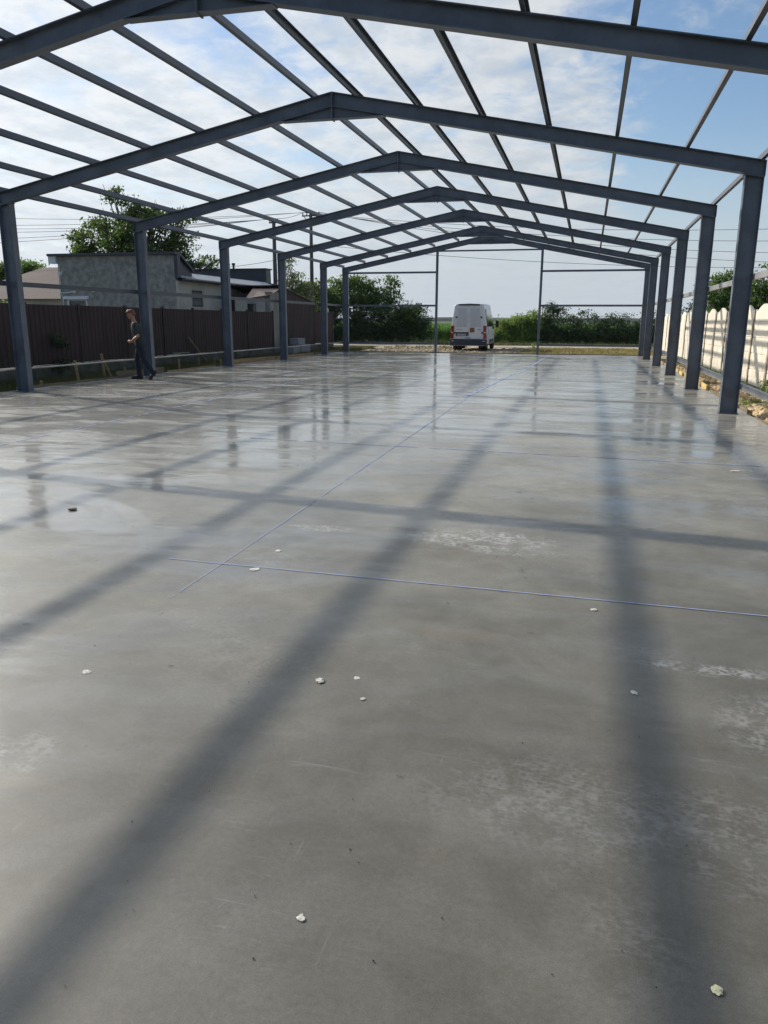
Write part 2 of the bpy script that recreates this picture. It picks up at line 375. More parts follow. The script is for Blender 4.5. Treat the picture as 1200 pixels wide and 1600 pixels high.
# ------------------------------------------------------------------ mesh helpers
class MB:
    def __init__(s): s.v = []; s.f = []
    def poly(s, pts):
        i = len(s.v); s.v += [tuple(p) for p in pts]; s.f.append(tuple(range(i, i + len(pts)))); return s
    def hexa(s, b, t):
        """b and t: matching loops of points, bottom and top (counter-clockwise seen from above)"""
        i = len(s.v); n = len(b)
        s.v += [tuple(p) for p in b] + [tuple(p) for p in t]
        s.f.append(tuple(reversed(range(i, i + n)))); s.f.append(tuple(range(i + n, i + 2 * n)))
        for k in range(n):
            j = (k + 1) % n
            s.f.append((i + k, i + j, i + n + j, i + n + k))
        return s
    def box(s, x0, y0, z0, x1, y1, z1):
        b = [(x0, y0, z0), (x1, y0, z0), (x1, y1, z0), (x0, y1, z0)]
        return s.hexa(b, [(p[0], p[1], z1) for p in b])
    def prism_y(s, prof, y0, y1):
        """profile in the XZ plane carried along Y"""
        return s.hexa([(x, y0, z) for x, z in prof], [(x, y1, z) for x, z in prof])
    def prism_x(s, prof, x0, x1):
        return s.hexa([(x0, y, z) for y, z in prof], [(x1, y, z) for y, z in prof])
    def bar(s, p, q, w, h, up=(0, 0, 1)):
        p = Vector(p); q = Vector(q); d = (q - p).normalized(); u = Vector(up)
        a = d.cross(u).normalized(); u = a.cross(d).normalized()
        l = lambda c: [c - a * w / 2 - u * h / 2, c + a * w / 2 - u * h / 2, c + a * w / 2 + u * h / 2, c - a * w / 2 + u * h / 2]
        return s.hexa(l(p), l(q))
    def tube(s, pts, rad, n=8, cap=True):
        pts = [Vector(p) for p in pts]
        if not hasattr(rad, '__len__'): rad = [rad] * len(pts)
        i0 = len(s.v)
        prev = None
        for k, p in enumerate(pts):
            d = (pts[min(k + 1, len(pts) - 1)] - pts[max(k - 1, 0)]).normalized()
            if prev is None:
                a = d.cross(Vector((0, 0, 1)) if abs(d.z) < .9 else Vector((1, 0, 0))).normalized()
            else:
                a = (prev - d * prev.dot(d)).normalized()
            prev = a
            b = d.cross(a)
            for j in range(n):
                th = 2 * math.pi * j / n
                s.v.append(tuple(p + (a * math.cos(th) + b * math.sin(th)) * rad[k]))
        for k in range(len(pts) - 1):
            for j in range(n):
                j2 = (j + 1) % n
                s.f.append((i0 + k * n + j, i0 + k * n + j2, i0 + (k + 1) * n + j2, i0 + (k + 1) * n + j))
        if cap:
            s.f.append(tuple(reversed(range(i0, i0 + n))))
            s.f.append(tuple(range(i0 + (len(pts) - 1) * n, i0 + len(pts) * n)))
        return s
    def lathe(s, prof, axis='x', c=(0, 0, 0), n=24):
        """profile (r, t) turned round an axis through c"""
        i0 = len(s.v); m = len(prof)
        for j in range(n):
            th = 2 * math.pi * j / n; cs, sn = math.cos(th), math.sin(th)
            for r, t in prof:
                if axis == 'x': p = (c[0] + t, c[1] + r * cs, c[2] + r * sn)
                elif axis == 'y': p = (c[0] + r * cs, c[1] + t, c[2] + r * sn)
                else: p = (c[0] + r * cs, c[1] + r * sn, c[2] + t)
                s.v.append(p)
        for j in range(n):
            j2 = (j + 1) % n
            for k in range(m - 1):
                s.f.append((i0 + j * m + k, i0 + j2 * m + k, i0 + j2 * m + k + 1, i0 + j * m + k + 1))
        return s
    def blob(s, c, r, jit=.25, sub=1, sc=(1, 1, 1), rot=None):
        bm = bmesh.new(); bmesh.ops.create_icosphere(bm, subdivisions=sub, radius=1.0)
        i0 = len(s.v); rot = rot or Quaternion((random.gauss(0, 1), random.gauss(0, 1), random.gauss(0, 1), random.gauss(0, 1))).normalized()
        for v in bm.verts:
            p = v.co * r * (1 + random.uniform(-jit, jit))
            p = rot @ p
            s.v.append((c[0] + p.x * sc[0], c[1] + p.y * sc[1], c[2] + p.z * sc[2]))
        for f in bm.faces: s.f.append(tuple(i0 + v.index for v in f.verts))
        bm.free()
        return s
    def build(s, name, m, parent=None, smooth=False, origin=None):
        me = bpy.data.meshes.new(name)
        vs = s.v
        if origin is not None: vs = [(v[0] - origin[0], v[1] - origin[1], v[2] - origin[2]) for v in vs]
        me.from_pydata(vs, [], s.f)
        me.materials.append(m)
        bm = bmesh.new(); bm.from_mesh(me)
        bmesh.ops.recalc_face_normals(bm, faces=bm.faces)
        bm.to_mesh(me); bm.free()
        if smooth: me.polygons.foreach_set('use_smooth', [True] * len(me.polygons))
        me.update()
        o = bpy.data.objects.new(name, me)
        COL.objects.link(o)
        if parent is not None: o.parent = parent
        if origin is not None: o.location = origin
        return o


def tag(o, label=None, cat=None, group=None, kind=None):
    if label: o['label'] = label
    if cat: o['category'] = cat
    if group: o['group'] = group
    if kind: o['kind'] = kind
    return o


def thing(name, label, cat, loc=(0, 0, 0), rz=0.0, group=None):
    o = bpy.data.objects.new(name, None)
    COL.objects.link(o); o.location = loc; o.rotation_euler = (0, 0, rz)
    o.empty_display_size = .3
    return tag(o, label, cat, group)


def bevel(o, wd, seg=2):
    b = o.modifiers.new('bevel', 'BEVEL'); b.width = wd; b.segments = seg; b.limit_method = 'ANGLE'; b.angle_limit = math.radians(35)
    return o


def copy_tree(o, parent=None):
    c = o.copy(); COL.objects.link(c)
    if parent is not None: c.parent = parent
    for ch in list(o.children): copy_tree(ch, c)
    return c


def quads_obj(name, V, m, parent=None, tri=False):
    """V: (n,k,3) array of separate faces"""
    n, k = V.shape[0], V.shape[1]
    me = bpy.data.meshes.new(name)
    me.vertices.add(n * k); me.vertices.foreach_set('co', V.reshape(-1).astype(np.float32))
    me.loops.add(n * k); me.loops.foreach_set('vertex_index', np.arange(n * k, dtype=np.int32))
    me.polygons.add(n); me.polygons.foreach_set('loop_start', np.arange(0, n * k, k, dtype=np.int32))
    me.materials.append(m)
    me.update(calc_edges=True)
    o = bpy.data.objects.new(name, me); COL.objects.link(o)
    if parent is not None: o.parent = parent
    return o


def leaves(C, size, asp=.5, droop=0.0, var=.45):
    n = len(C)
    a = rng.normal(size=(n, 3)); a[:, 2] -= droop; a /= np.linalg.norm(a, axis=1, keepdims=True)
    b = np.cross(a, rng.normal(size=(n, 3))); b /= np.linalg.norm(b, axis=1, keepdims=True)
    s = size * (1 + rng.uniform(-var, var, (n, 1)))
    nrm = np.cross(a, b)
    mid = C + nrm * s * .10
    return np.stack([C - a * s * .5, mid + b * s * asp * .5, C + a * s * .5, mid - b * s * asp * .5], 1)


# ------------------------------------------------------------------ structure: ground, yard, road, field, hills
def sheet(name, x0, y0, x1, y1, z, m, nx=1, ny=1, amp=0.0):
    b = MB()
    for j in range(ny + 1):
        for i in range(nx + 1):
            edge = i in (0, nx) or j in (0, ny)
            b.v.append((x0 + (x1 - x0) * i / nx, y0 + (y1 - y0) * j / ny, z + (0 if edge else random.uniform(-amp, amp))))
    for j in range(ny):
        for i in range(nx):
            a = j * (nx + 1) + i
            b.f.append((a, a + 1, a + nx + 2, a + nx + 1))
    return tag(b.build(name, m, smooth=amp > 0), kind='structure')


XL, XR, HE, HA = -12.143, 2.596, 4.0985, 5.557
XC = (XL + XR) / 2
SLOPE = (HA - HE) / (XC - XL)
Y1, DY, Y6 = 14.546, 5.0944, 38.316
FY = [Y1 + (k - 1) * DY for k in range(-1, 6)] + [Y6]

sheet('ground', -3500, -800, 3500, 4200, -.14, M['field'])
sheet('soil_strip', -60, -12, -12.3, 48, -.125, M['soil'])
sheet('soil_verge', 2.75, -12, 40, 48, -.125, M['soil'])
sheet('gravel_yard', -13.5, 38.5, 4.4, 51.2, -.110, M['yard'], 40, 30, .03)
sheet('road', -120, 51.2, 120, 55.0, -.100, M['road'])
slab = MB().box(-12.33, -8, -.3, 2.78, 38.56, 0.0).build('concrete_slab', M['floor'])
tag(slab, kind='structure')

hb = MB()
N = 160
for i in range(N + 1):
    x = -1500 + 3000 * i / N
    h = 5.2 + 1.5 * math.sin(x / 130 + 2.2) + .9 * math.sin(x / 47) + random.uniform(-.5, .5)
    hb.v += [(x, 1150, -1), (x, 1165, h * .72), (x, 1200, h), (x, 1500, h + 1.5), (x, 1700, -1)]
for i in range(N):
    for k in range(4):
        a = i * 5 + k
        hb.f.append((a, a + 5, a + 6, a + 1))
tag(hb.build('hills', M['hill'], smooth=False), kind='structure')

# ------------------------------------------------------------------ blue chalk setting-out lines on the slab
def chalk(p, q, wd, gaps=.015, fade=False):
    p = Vector((p[0], p[1], .004)); q = Vector((q[0], q[1], .004))
    n = Vector((-(q - p).y, (q - p).x, 0)).normalized()
    b = MB(); K = max(6, int((q - p).length / .05))
    off = 0.0; gap = 0
    cs = []
    for k in range(K + 1):
        off = off * .9 + random.gauss(0, .0007)
        ww = wd * random.uniform(.5, 1.15) / 2
        if fade: ww *= min(1, .25 + 1.5 * k / K)
        c = p.lerp(q, k / K) + n * off
        b.v += [tuple(c - n * ww), tuple(c + n * ww)]
    for k in range(K):
        if gap > 0: gap -= 1; continue
        g = gaps * (2.5 - 2.2 * k / K) if fade else gaps
        if random.random() < g: gap = random.choice((0, 0, 1, 2)); continue
        b.f.append((2 * k, 2 * k + 1, 2 * k + 3, 2 * k + 2))
    o = b.build('chalk_line', M['chalk'])
    return tag(o, kind='structure')


chalk((-2.62, 4.36), (2.7, 4.26), .011, .0)
chalk((-4.6, 9.52), (2.7, 9.08), .028, .06)
chalk((-2.22, 3.7), (-2.36, 16.0), .016, .04, True)
chalk((-9.5, 13.9), (2.6, 13.45), .03, .4)
chalk((-10.5, 18.9), (2.5, 18.4), .035, .4)
chalk((-2.42, 16.0), (-2.1, 24.0), .075, .05)
chalk((-1.98, 24.0), (-1.75, 38.0), .075, .05)
chalk((-7.1, 7.6), (-7.32, 20.0), .035, .2)
chalk((-7.4, 20.0), (-7.45, 33.0), .03)

# ------------------------------------------------------------------ the steel hall
hall = thing('steel_hall', 'dark grey-blue steel portal frame of an unfinished hall, columns, rafters and purlins without cladding', 'steel frame', (XC, Y1, 0))
HO = Vector((XC, Y1, 0))


def hpart(mb, name, m, parent=None):
    o = mb.build(name, m)
    if parent is None:
        o.parent = hall; o.location = -HO
    else:
        o.parent = parent
    return o


CD, FW, TF, TW = .29, .16, .012, .009
RD = .245           # vertical depth of a rafter
for k, y in enumerate(FY):
    ya, yb = y - FW / 2, y + FW / 2
    for side in (-1, 1):
        X = (lambda d: XL + d) if side < 0 else (lambda d: XR - d)   # d: distance in from the outer face
        top = lambda d: HE - RD + SLOPE * d - .004
        b = MB()
        for d0, d1, f in ((0, TF, FW), (CD - TF, CD, FW), (TF + .0005, CD - TF - .0005, TW)):
            pr = [(X(d0), .014), (X(d1), .014), (X(d1), top(d1) - .015), (X(d0), top(d0) - .015)]
            b.prism_y(pr, y - f / 2, y + f / 2)
        c = hpart(b, 'column', M['steel'])
        bp = MB().box(min(X(-.02), X(CD + .02)), ya - .03, 0.001, max(X(-.02), X(CD + .02)), yb + .03, .013)
        hpart(bp, 'base_plate', M['steel'], c)
        cp = MB().prism_y([(X(-.004), top(0) - .0145), (X(CD + .02), top(CD) - .0145), (X(CD + .02), top(CD) - .0005), (X(-.004), top(0) - .0005)], ya - .004, yb + .004)
        for d in (.06, .14, .23):
            for yy in (ya + .035, yb - .035):
                cp.lathe([(0, -.034), (.014, -.034), (.014, -.013), (0, -.013)], 'z', (X(d), yy, top(d)), 6)
        hpart(cp, 'cap_plate', M['steel'], c)
    # rafters: two halves that meet at a ridge plate, with a haunch under the ridge
    for side in (-1, 1):
        x0 = XL if side < 0 else XR
        e = .012
        xa = XC - e if side < 0 else XC + e
        zl = lambda x, off: HE + SLOPE * (abs(x - x0)) - off
        b = MB()
        t = TF * 1.05
        for o0, o1, f in ((0, t, FW), (RD - t, RD, FW), (t + .0005, RD - t - .0005, TW)):
            pr = [(x0, zl(x0, o1)), (xa, zl(xa, o1)), (xa, zl(xa, o0)), (x0, zl(x0, o0))]
            b.prism_y(pr, y - f / 2, y + f / 2)
        s = 1 if side < 0 else -1
        b.box(min(x0 - s * .010, x0 - s * .0005), ya, HE - RD, max(x0 - s * .010, x0 - s * .0005), yb, HE)   # end plate
        r = hpart(b, 'rafter', M['steel'])
        zb = 5.118
        xh = x0 + s * ((zb + RD - HE) / SLOPE)
        hb2 = MB()
        hb2.prism_y([(xh, zb), (xa, zb), (xa, zl(xa, RD + .0005)), (xh + s * .002, zl(xh + s * .002, RD + .0005))], y - TW / 2, y + TW / 2)
        hb2.box(min(xh, xa), ya + .004, zb - TF, max(xh, xa), yb - .004, zb - .0005)
        hpart(hb2, 'haunch', M['steel'], r)
        if side < 0:
            ep = MB().box(XC - e + .0005, ya - .006, zb - .03, XC + e - .0005, yb + .006, HA - .004)
            hpart(ep, 'ridge_plate', M['steel'], r)

PUR = [-12.085, -10.99, -9.83, -8.66, -7.48, -6.31, -5.14, -4.36, -3.23, -2.07, -.91, .24, 1.38, 2.545]
for x in PUR:
    s = -1 if x > XC else 1
    zt = HE + SLOPE * (x - XL if x < XC else XR - x)
    # C-profile standing on the rafter tops, web towards the ridge
    sl_ = SLOPE * s
    def pt(a, b): return (x + a - b * sl_ * .98, zt + b + a * sl_)
    hgt, wid, th = .11, .055, .006
    b = MB()
    y0, y1 = FY[0] - .1, Y6 + .08
    for (a0, b0, a1, b1) in ((-wid / 2, .001, wid / 2, th), (-wid / 2, hgt - th, wid / 2, hgt)):
        b.prism_y([pt(a0, b0), pt(a1, b0), pt(a1, b1), pt(a0, b1)], y0, y1)
    a0, a1 = (wid / 2 - th, wid / 2) if s > 0 else (-wid / 2, -wid / 2 + th)
    b.prism_y([pt(a0, th + .0004), pt(a1, th + .0004), pt(a1, hgt - th - .0004), pt(a0, hgt - th - .0004)], y0, y1)
    hpart(b, 'purlin', M['steel_edge'])

# side girts outside the columns, gable posts and girts
for x, mm in ((XL - .034, M['steel_edge']), (XR + .034, M['zinc'])):
    for z, m2 in ((2.29, mm), (.47, M['zinc'])):
        b = MB()
        hh = .014 if (x < 0 and z < 1) else .05
        b.box(x - .03, 4.3, z - hh, x + .03, Y6 + .08, z + hh)
        hpart(b, 'girt', m2)
for gx in (-7.33, -2.33):
    zt = HE + SLOPE * min(gx - XL, XR - gx) - RD - .002
    b = MB().box(gx - .055, Y6 - .055, .013, gx + .055, Y6 + .055, zt)
    g = hpart(b, 'gable_post', M['steel'])
    hpart(MB().box(gx - .12, Y6 - .1, .001, gx + .12, Y6 + .1, .0125), 'base_plate', M['steel'], g)
for z in (3.85, 2.28, .45):
    for xa, xb in ((XL + CD + .002, -7.33 - .057), (-2.33 + .057, XR - CD - .002)):
        hpart(MB().box(xa, Y6 - .03, z - .045, xb, Y6 + .03, z + .045), 'gable_girt', M['steel'])
hpart(MB().box(-7.33 + .057, Y6 - .03, 4.79, -2.33 - .057, Y6 + .03, 4.86), 'gable_girt', M['steel'])

# ------------------------------------------------------------------ left boundary: brown sheet fence on a concrete plinth
def corrugated(y0, y1, x, zb, zt0, zt1=None, pitch=.20, dep=.022):
    """upright sheet facing +X; trapezoid ribs"""
    zt1 = zt0 if zt1 is None else zt1
    prof = []; y = y0
    while y < y1 - 1e-6:
        for q, d in ((0, 0), (.55, 0), (.65, dep), (.90, dep)):
            yy = min(y + q * pitch, y1)
            prof.append((yy, d))
        y += pitch
    prof.append((y1, 0))
    b = MB(); n = len(prof)
    for off in (0, -.004):
        for yy, d in prof:
            f = (yy - y0) / (y1 - y0)
            b.v += [(x + d + off, yy, zb), (x + d + off, yy, zt0 + (zt1 - zt0) * f)]
    for i in range(n - 1):
        a = 2 * i; c = 2 * n + 2 * i
        b.f += [(a, a + 2, a + 3, a + 1), (c, c + 1, c + 3, c + 2), (a + 1, a + 3, c + 3, c + 1), (a, c, c + 2, a + 2)]
    b.f += [(0, 1, 2 * n + 1, 2 * n), (2 * n - 2, 4 * n - 2, 4 * n - 1, 2 * n - 1)]
    return b


FX = -14.6
fence = thing('sheet_fence', 'long brown corrugated sheet metal fence on a low concrete plinth left of the slab', 'fence', (FX, 24, 0))


def under(root, mb, name, m, parent=None, **kw):
    o = mb.build(name, m, **kw)
    if parent is not None:
        o.parent = parent
        return o
    o.parent = root
    o.matrix_parent_inverse = Matrix.Identity(4)
    o.location = Vector(root.location) * -1
    return o


ys = [8.0, 10.6, 13.2, 15.8, 18.0, 20.25, 22.7, 25.0, 27.2, 29.6, 32.1, 35.0]
for i in range(len(ys) - 1):
    a, c = ys[i], ys[i + 1]
    top = 1.965 - .004 * i + random.uniform(-.012, .012)
    under(fence, corrugated(a + .03, c - .03, FX + random.uniform(-.008, .008), .31, top), 'sheet_panel', M['brown_sheet'])
for i, a in enumerate(ys):
    under(fence, MB().box(FX - .05, a - .03, .02, FX + .035, a + .03, 1.99), 'fence_post', M['brown_post'])
for z in (.62, 1.16, 1.72):
    under(fence, MB().box(FX - .075, 8, z - .02, FX - .052, 35, z + .02), 'rail', M['brown_post'])
pl = MB()
for i in range(54):
    a = 8 + i * .5
    h = .30 + random.uniform(-.015, .01)
    pl.box(FX - .12, a, -.13, FX + .06 + random.uniform(0, .012), a + .4995, h)
under(fence, pl, 'plinth', M['plinth'])

# gate and fence run beyond the shed
fence2 = thing('sheet_fence', 'short brown sheet metal fence between the shed and thicket, with white capped post', 'fence', (-14.75, 43, 0))
under(fence2, corrugated(41.26, 42.62, -14.75, .30, 2.02), 'sheet_panel', M['brown_sheet'])
under(fence2, corrugated(42.70, 44.3, -14.75, .28, 2.02), 'sheet_panel', M['brown_sheet'])
under(fence2, MB().box(-14.80, 42.63, .0, -14.72, 42.69, 2.05), 'fence_post', M['brown_post'])
under(fence2, MB().box(-14.84, 44.31, -.1, -14.70, 44.45, 2.06), 'fence_post', M['brown_post'])
under(fence2, MB().box(-14.86, 41.26, -.13, -14.66, 44.29, .27), 'plinth', M['plinth'])
cap = MB().lathe([(0, .30), (.08, .28), (.15, .22), (.17, .12), (.17, 0), (0, 0)], 'z', (-14.98, 43.9, 2.02), 16)
under(fence2, cap, 'post_cap', M['white_trim'], smooth=True)
under(fence2, MB().box(-15.10, 43.78, -.1, -14.86, 44.02, 2.015), 'fence_post', M['strip_plaster'])

# ------------------------------------------------------------------ shed behind the fence
shed = thing('shed', 'small brown sheet clad shed with a lean-to roof and pale plastered corner beside the fence', 'shed', (-15.5, 38, 0))
under(shed, corrugated(36.35, 41.2, -14.75, .25, 3.14, 2.44), 'front_wall', M['brown_sheet'])
under(shed, MB().box(-15.02, 35.12, -.13, -14.76, 36.33, 2.86), 'corner_wall', M['strip_plaster'])
wl = MB()
wl.box(-16.6, 35.14, -.13, -15.96, 35.3, 2.60); wl.box(-15.50, 35.14, -.13, -15.03, 35.3, 2.66)
wl.box(-15.959, 35.14, -.13, -15.501, 35.3, 1.88); wl.box(-15.959, 35.14, 2.32, -15.501, 35.3, 2.62)
under(shed, wl, 'side_wall', M['cream_plaster'])
wn = under(shed, MB().box(-15.955, 35.19, 1.885, -15.505, 35.21, 2.315), 'window', M['glass'])
fr = MB()
for (a, c, d, e) in ((-15.955, 1.885, -15.92, 2.315), (-15.54, 1.885, -15.505, 2.315), (-15.919, 1.885, -15.541, 1.92), (-15.919, 2.28, -15.541, 2.315)):
    fr.box(a, 35.16, c, d, 35.188, e)
under(shed, fr, 'window_frame', M['brown_post'], parent=wn)
bw = MB().hexa([(-18.0, 35.32, -.13), (-15.03, 36.34, -.13), (-14.78, 36.36, -.13), (-14.78, 41.18, -.13), (-18.0, 41.18, -.13)],
               [(-18.0, 35.32, 2.6), (-15.03, 36.34, 3.0), (-14.78, 36.36, 3.08), (-14.78, 41.18, 2.40), (-18.0, 41.18, 2.40)])
under(shed, bw, 'rear_wall', M['brown_sheet'])
rf = MB().hexa([(-18.3, 36.2, 3.16), (-14.66, 36.2, 3.16), (-14.66, 41.3, 2.43), (-18.3, 41.3, 2.43)],
               [(-18.3, 36.2, 3.21), (-14.66, 36.2, 3.21), (-14.66, 41.3, 2.48), (-18.3, 41.3, 2.48)])
under(shed, rf, 'roof', M['brown_post'])
le = MB().hexa([(-15.95, 34.95, 2.50), (-14.62, 34.95, 2.68), (-14.62, 36.18, 3.02), (-16.1, 36.18, 3.02)],
               [(-15.95, 34.95, 2.545), (-14.62, 34.95, 2.725), (-14.62, 36.18, 3.07), (-16.1, 36.18, 3.07)])
under(shed, le, 'lean_to_roof', mat('red_brown_sheet', (.075, .038, .034), .55, .25, 2))
under(shed, MB().box(-14.90, 36.36, -.13, -14.66, 41.24, .235), 'plinth', M['plinth'])

# ------------------------------------------------------------------ grey house with cream wing
YG, XW = 31.22, -17.5
house = thing('plaster_house', 'bare grey plastered house with dark roof edge and lower cream wing with barred window', 'house', (-20, 34, 0))
gw = MB()
x0, x1 = -23.35, XW
wx0, wx1, wz0, wz1 = -23.05, -21.98, 1.35, 2.47
gw.box(x0, YG, -.13, wx0, YG + .25, 4.28); gw.box(wx1, YG, -.13, x1, YG + .25, 4.28)
gw.box(wx0 + .0005, YG, -.13, wx1 - .0005, YG + .25, wz0); gw.box(wx0 + .0005, YG, wz1, wx1 - .0005, YG + .25, 4.28)
gw.box(x0, YG + .2505, -.13, x0 + .25, YG + 6.5, 3.3); gw.box(x1 - .25, YG + .2505, -.13, x1, YG + 6.5, 3.2); gw.box(x0 + .2505, YG + 6.25, -.13, x1 - .2505, YG + 6.5, 3.3)
under(house, gw, 'grey_wall', M['grey_plaster'])
rt = MB().prism_x([(YG - .16, 4.283), (YG + .26, 4.283), (YG + 1.5, 3.62), (YG + 1.5, 3.72), (YG + .30, 4.39), (YG - .16, 4.39)], x0 - .42, x1 + .12)
rt.prism_x([(YG + .2506, 3.3), (YG + 1.49, 3.3), (YG + 1.49, 3.615), (YG + .2506, 4.278)], x0 + .01, x1 - .001)
under(house, rt, 'roof', M['dark_roof'])
under(house, MB().box(x0 - .40, YG - .10, 3.98, x0 - .02, YG + .24, 4.28), 'soffit_box', M['white_trim'])
wn = under(house, MB().box(wx0 + .09, YG + .09, wz0 + .08, wx1 - .09, YG + .11, wz1 - .09), 'window', M['glass'])
fr = MB()
fr.box(wx0 + .002, YG + .02, wz0 + .002, wx0 + .09, YG + .14, wz1 - .002); fr.box(wx1 - .09, YG + .02, wz0 + .002, wx1 - .002, YG + .14, wz1 - .002)
fr.box(wx0 + .0905, YG + .02, wz1 - .09, wx1 - .0905, YG + .14, wz1 - .002); fr.box(wx0 + .0905, YG + .02, wz0 + .002, wx1 - .0905, YG + .14, wz0 + .08)
under(house, fr, 'window_frame', M['white_trim'], parent=wn)
lt = MB(); lt.prism_x([(YG - .10, wz1 - .04), (YG - .002, wz1 - .04), (YG - .002, wz1 + .10), (YG - .10, wz1 + .04)], wx0 - .12, wx1 + .1)
under(house, lt, 'window_hood', M['white_trim'])
cm = MB().tube([(-23.1, YG - .01, 3.60), (-23.1, YG - .12, 3.60), (-23.1, YG - .20, 3.56)], .025, 8)
cm.lathe([(0, -.10), (.075, -.10), (.085, 0), (.075, .06), (0, .07)], 'y', (-23.1, YG - .22, 3.52), 14)
under(house, cm, 'camera', M['white_trim'])
lamp = MB().lathe([(0, -.07), (.07, -.06), (.09, 0), (0, 0)], 'y', (-21.6, YG - .003, 2.80), 14)
under(house, lamp, 'wall_lamp', mat('wall_lamp_opal', (.75, .68, .45), .4, .05, 5))
br = MB().tube([(-23.33, YG - .03, 2.72), (-23.0, YG - .05, 2.70), (-22.7, YG - .12, 2.74), (-22.55, YG - .12, 2.75)], .022, 8)
br.lathe([(0, 0), (.05, 0), (.05, .09), (0, .09)], 'z', (-22.52, YG - .12, 2.70), 10)
under(house, br, 'bracket', M['white_trim'])
cbl = MB().tube([(-23.28, YG - .02, 3.95), (-23.27, YG - .03, 3.2), (-23.31, YG - .03, 2.75), (-23.2, YG - .03, 2.5), (-23.25, YG - .02, 1.9)], .012, 6)
under(house, cbl, 'cable', M['white_trim'])
# dark corner flashing and downpipe
under(house, MB().box(XW + .003, YG - .06, 3.30, XW + .16, YG + .20, 4.27), 'corner_flashing', M['dark_roof'])
# cream wing (faces the slab)
YW = 42.0
cw = MB()
by0, by1, bz0, bz1 = 32.45, 33.42, 2.16, 2.82
cw.box(XW - .25, YG + 6.501, -.13, XW + .02, YW, 3.2)
cw.box(XW + .0025, YG + .0, -.13, XW + .07, by0, 3.2); cw.box(XW + .0025, by1, -.13, XW + .07, YG + 6.5, 3.2)
cw.box(XW + .0025, by0 + .0005, -.13, XW + .07, by1 - .0005, bz0); cw.box(XW + .0025, by0 + .0005, bz1, XW + .07, by1 - .0005, 3.2)
under(house, cw, 'cream_wall', M['cream_plaster'])
wn = under(house, MB().box(XW + .004, by0 + .002, bz0 + .002, XW + .015, by1 - .002, bz1 - .002), 'window', mat('sky_reflection_pane', (.62, .62, .60), .2, .3, 4))  # pane coloured pale to stand for sky reflected in the glass
gb = MB()
for i in range(9):
    y = by0 + .05 + i * (by1 - by0 - .1) / 8
    gb.tube([(XW + .10, y, bz0 - .03), (XW + .10, y, bz1 + .03)], .014, 6)
for z in (bz0 + .03, (bz0 + bz1) / 2, bz1 - .03):
    gb.box(XW + .085, by0 - .03, z - .012, XW + .098, by1 + .03, z + .012)
under(house, gb, 'window_bars', M['black_metal'], parent=wn)
# roof of the wing: pale corrugated strip near the eaves, dark sheets above
rs = MB(); n = 60
ya, yb_ = YG + .12, YW + .4
for i in range(n + 1):
    y = ya + (yb_ - ya) * i / n; d = .03 if i % 2 else 0
    rs.v += [(XW + .34, y, 3.30 + d), (XW - .55, y, 3.62 + d)]
for i in range(n):
    rs.f.append((2 * i, 2 * i + 2, 2 * i + 3, 2 * i + 1))
o = under(house, rs, 'pale_roof_strip', M['pale_roof'])
o.modifiers.new('thick', 'SOLIDIFY').thickness = .02
under(house, MB().hexa([(XW - .551, ya, 3.60), (XW - 5.6, ya, 4.22), (XW - 5.6, yb_, 3.95), (XW - .551, yb_, 3.60)],
                       [(XW - .551, ya, 3.66), (XW - 5.6, ya, 4.26), (XW - 5.6, yb_, 4.0), (XW - .551, yb_, 3.66)]), 'wing_roof', M['dark_roof'])
gt = MB().tube([(XW + .40, ya - .1, 3.25), (XW + .40, yb_ + .1, 3.22)], .075, 10)
under(house, gt, 'gutter', M['dark_roof'])
under(house, MB().box(XW + .08, YG + .12, 3.202, XW + .32, YW + .4, 3.235), 'eaves_board', M['dark_roof'])

dark = thing('dark_outbuilding', 'windowless dark blue sheet clad block with a flat top rising behind the cream wing', 'building', (-21, 43, 0))
dk = MB().hexa([(-27.5, 42.6, -.13), (-18.0, 42.6, -.13), (-18.0, 43.3, -.13), (-27.5, 43.3, -.13)], [(-27.5, 42.6, 4.36), (-18.12, 42.6, 4.36), (-18.12, 43.3, 4.36), (-27.5, 43.3, 4.36)])
under(dark, dk, 'wall', M['dark_roof'])
under(dark, MB().box(-27.6, 42.5, 4.363, -18.05, 43.4, 4.43), 'roof', M['black_metal'])
under(dark, MB().hexa([(-17.999, 42.6, -.13), (-17.2, 42.6, -.13), (-17.2, 43.3, -.13), (-17.999, 43.3, -.13)], [(-17.999, 42.6, 3.62), (-17.2, 42.6, 3.48), (-17.2, 43.3, 3.48), (-17.999, 43.3, 3.62)]), 'side_bay', M['dark_roof'])
vt = MB().lathe([(0, .3), (.12, .3), (.12, .2), (.07, .2), (.07, 0), (0, 0)], 'z', (-20.65, 43, 4.431), 12)
vt.lathe([(0, .34), (.10, .34), (.10, .22), (.06, .22), (.06, 0), (0, 0)], 'z', (-20.35, 43.1, 4.431), 12)
under(dark, vt, 'roof_vent', M['black_metal'])

far_house = thing('tiled_house', 'low house with brown hipped clay roof behind the fence, left of the grey house', 'house', (-33, 44, 0))
under(far_house, MB().box(-38, 41, -.13, -29.9, 48, 2.75), 'wall', M['cream_plaster'])
under(far_house, MB().hexa([(-38.5, 40.4, 2.72), (-29.3, 40.4, 2.72), (-29.3, 48.6, 2.72), (-38.5, 48.6, 2.72)], [(-34.2, 44.2, 4.75), (-31.8, 44.2, 4.78), (-31.8, 44.8, 4.78), (-34.2, 44.8, 4.75)]), 'roof', M['tile_roof'])
under(far_house, MB().box(-29.85, 41.2, 2.6, -29.55, 41.5, 4.1), 'chimney', M['strip_plaster'])


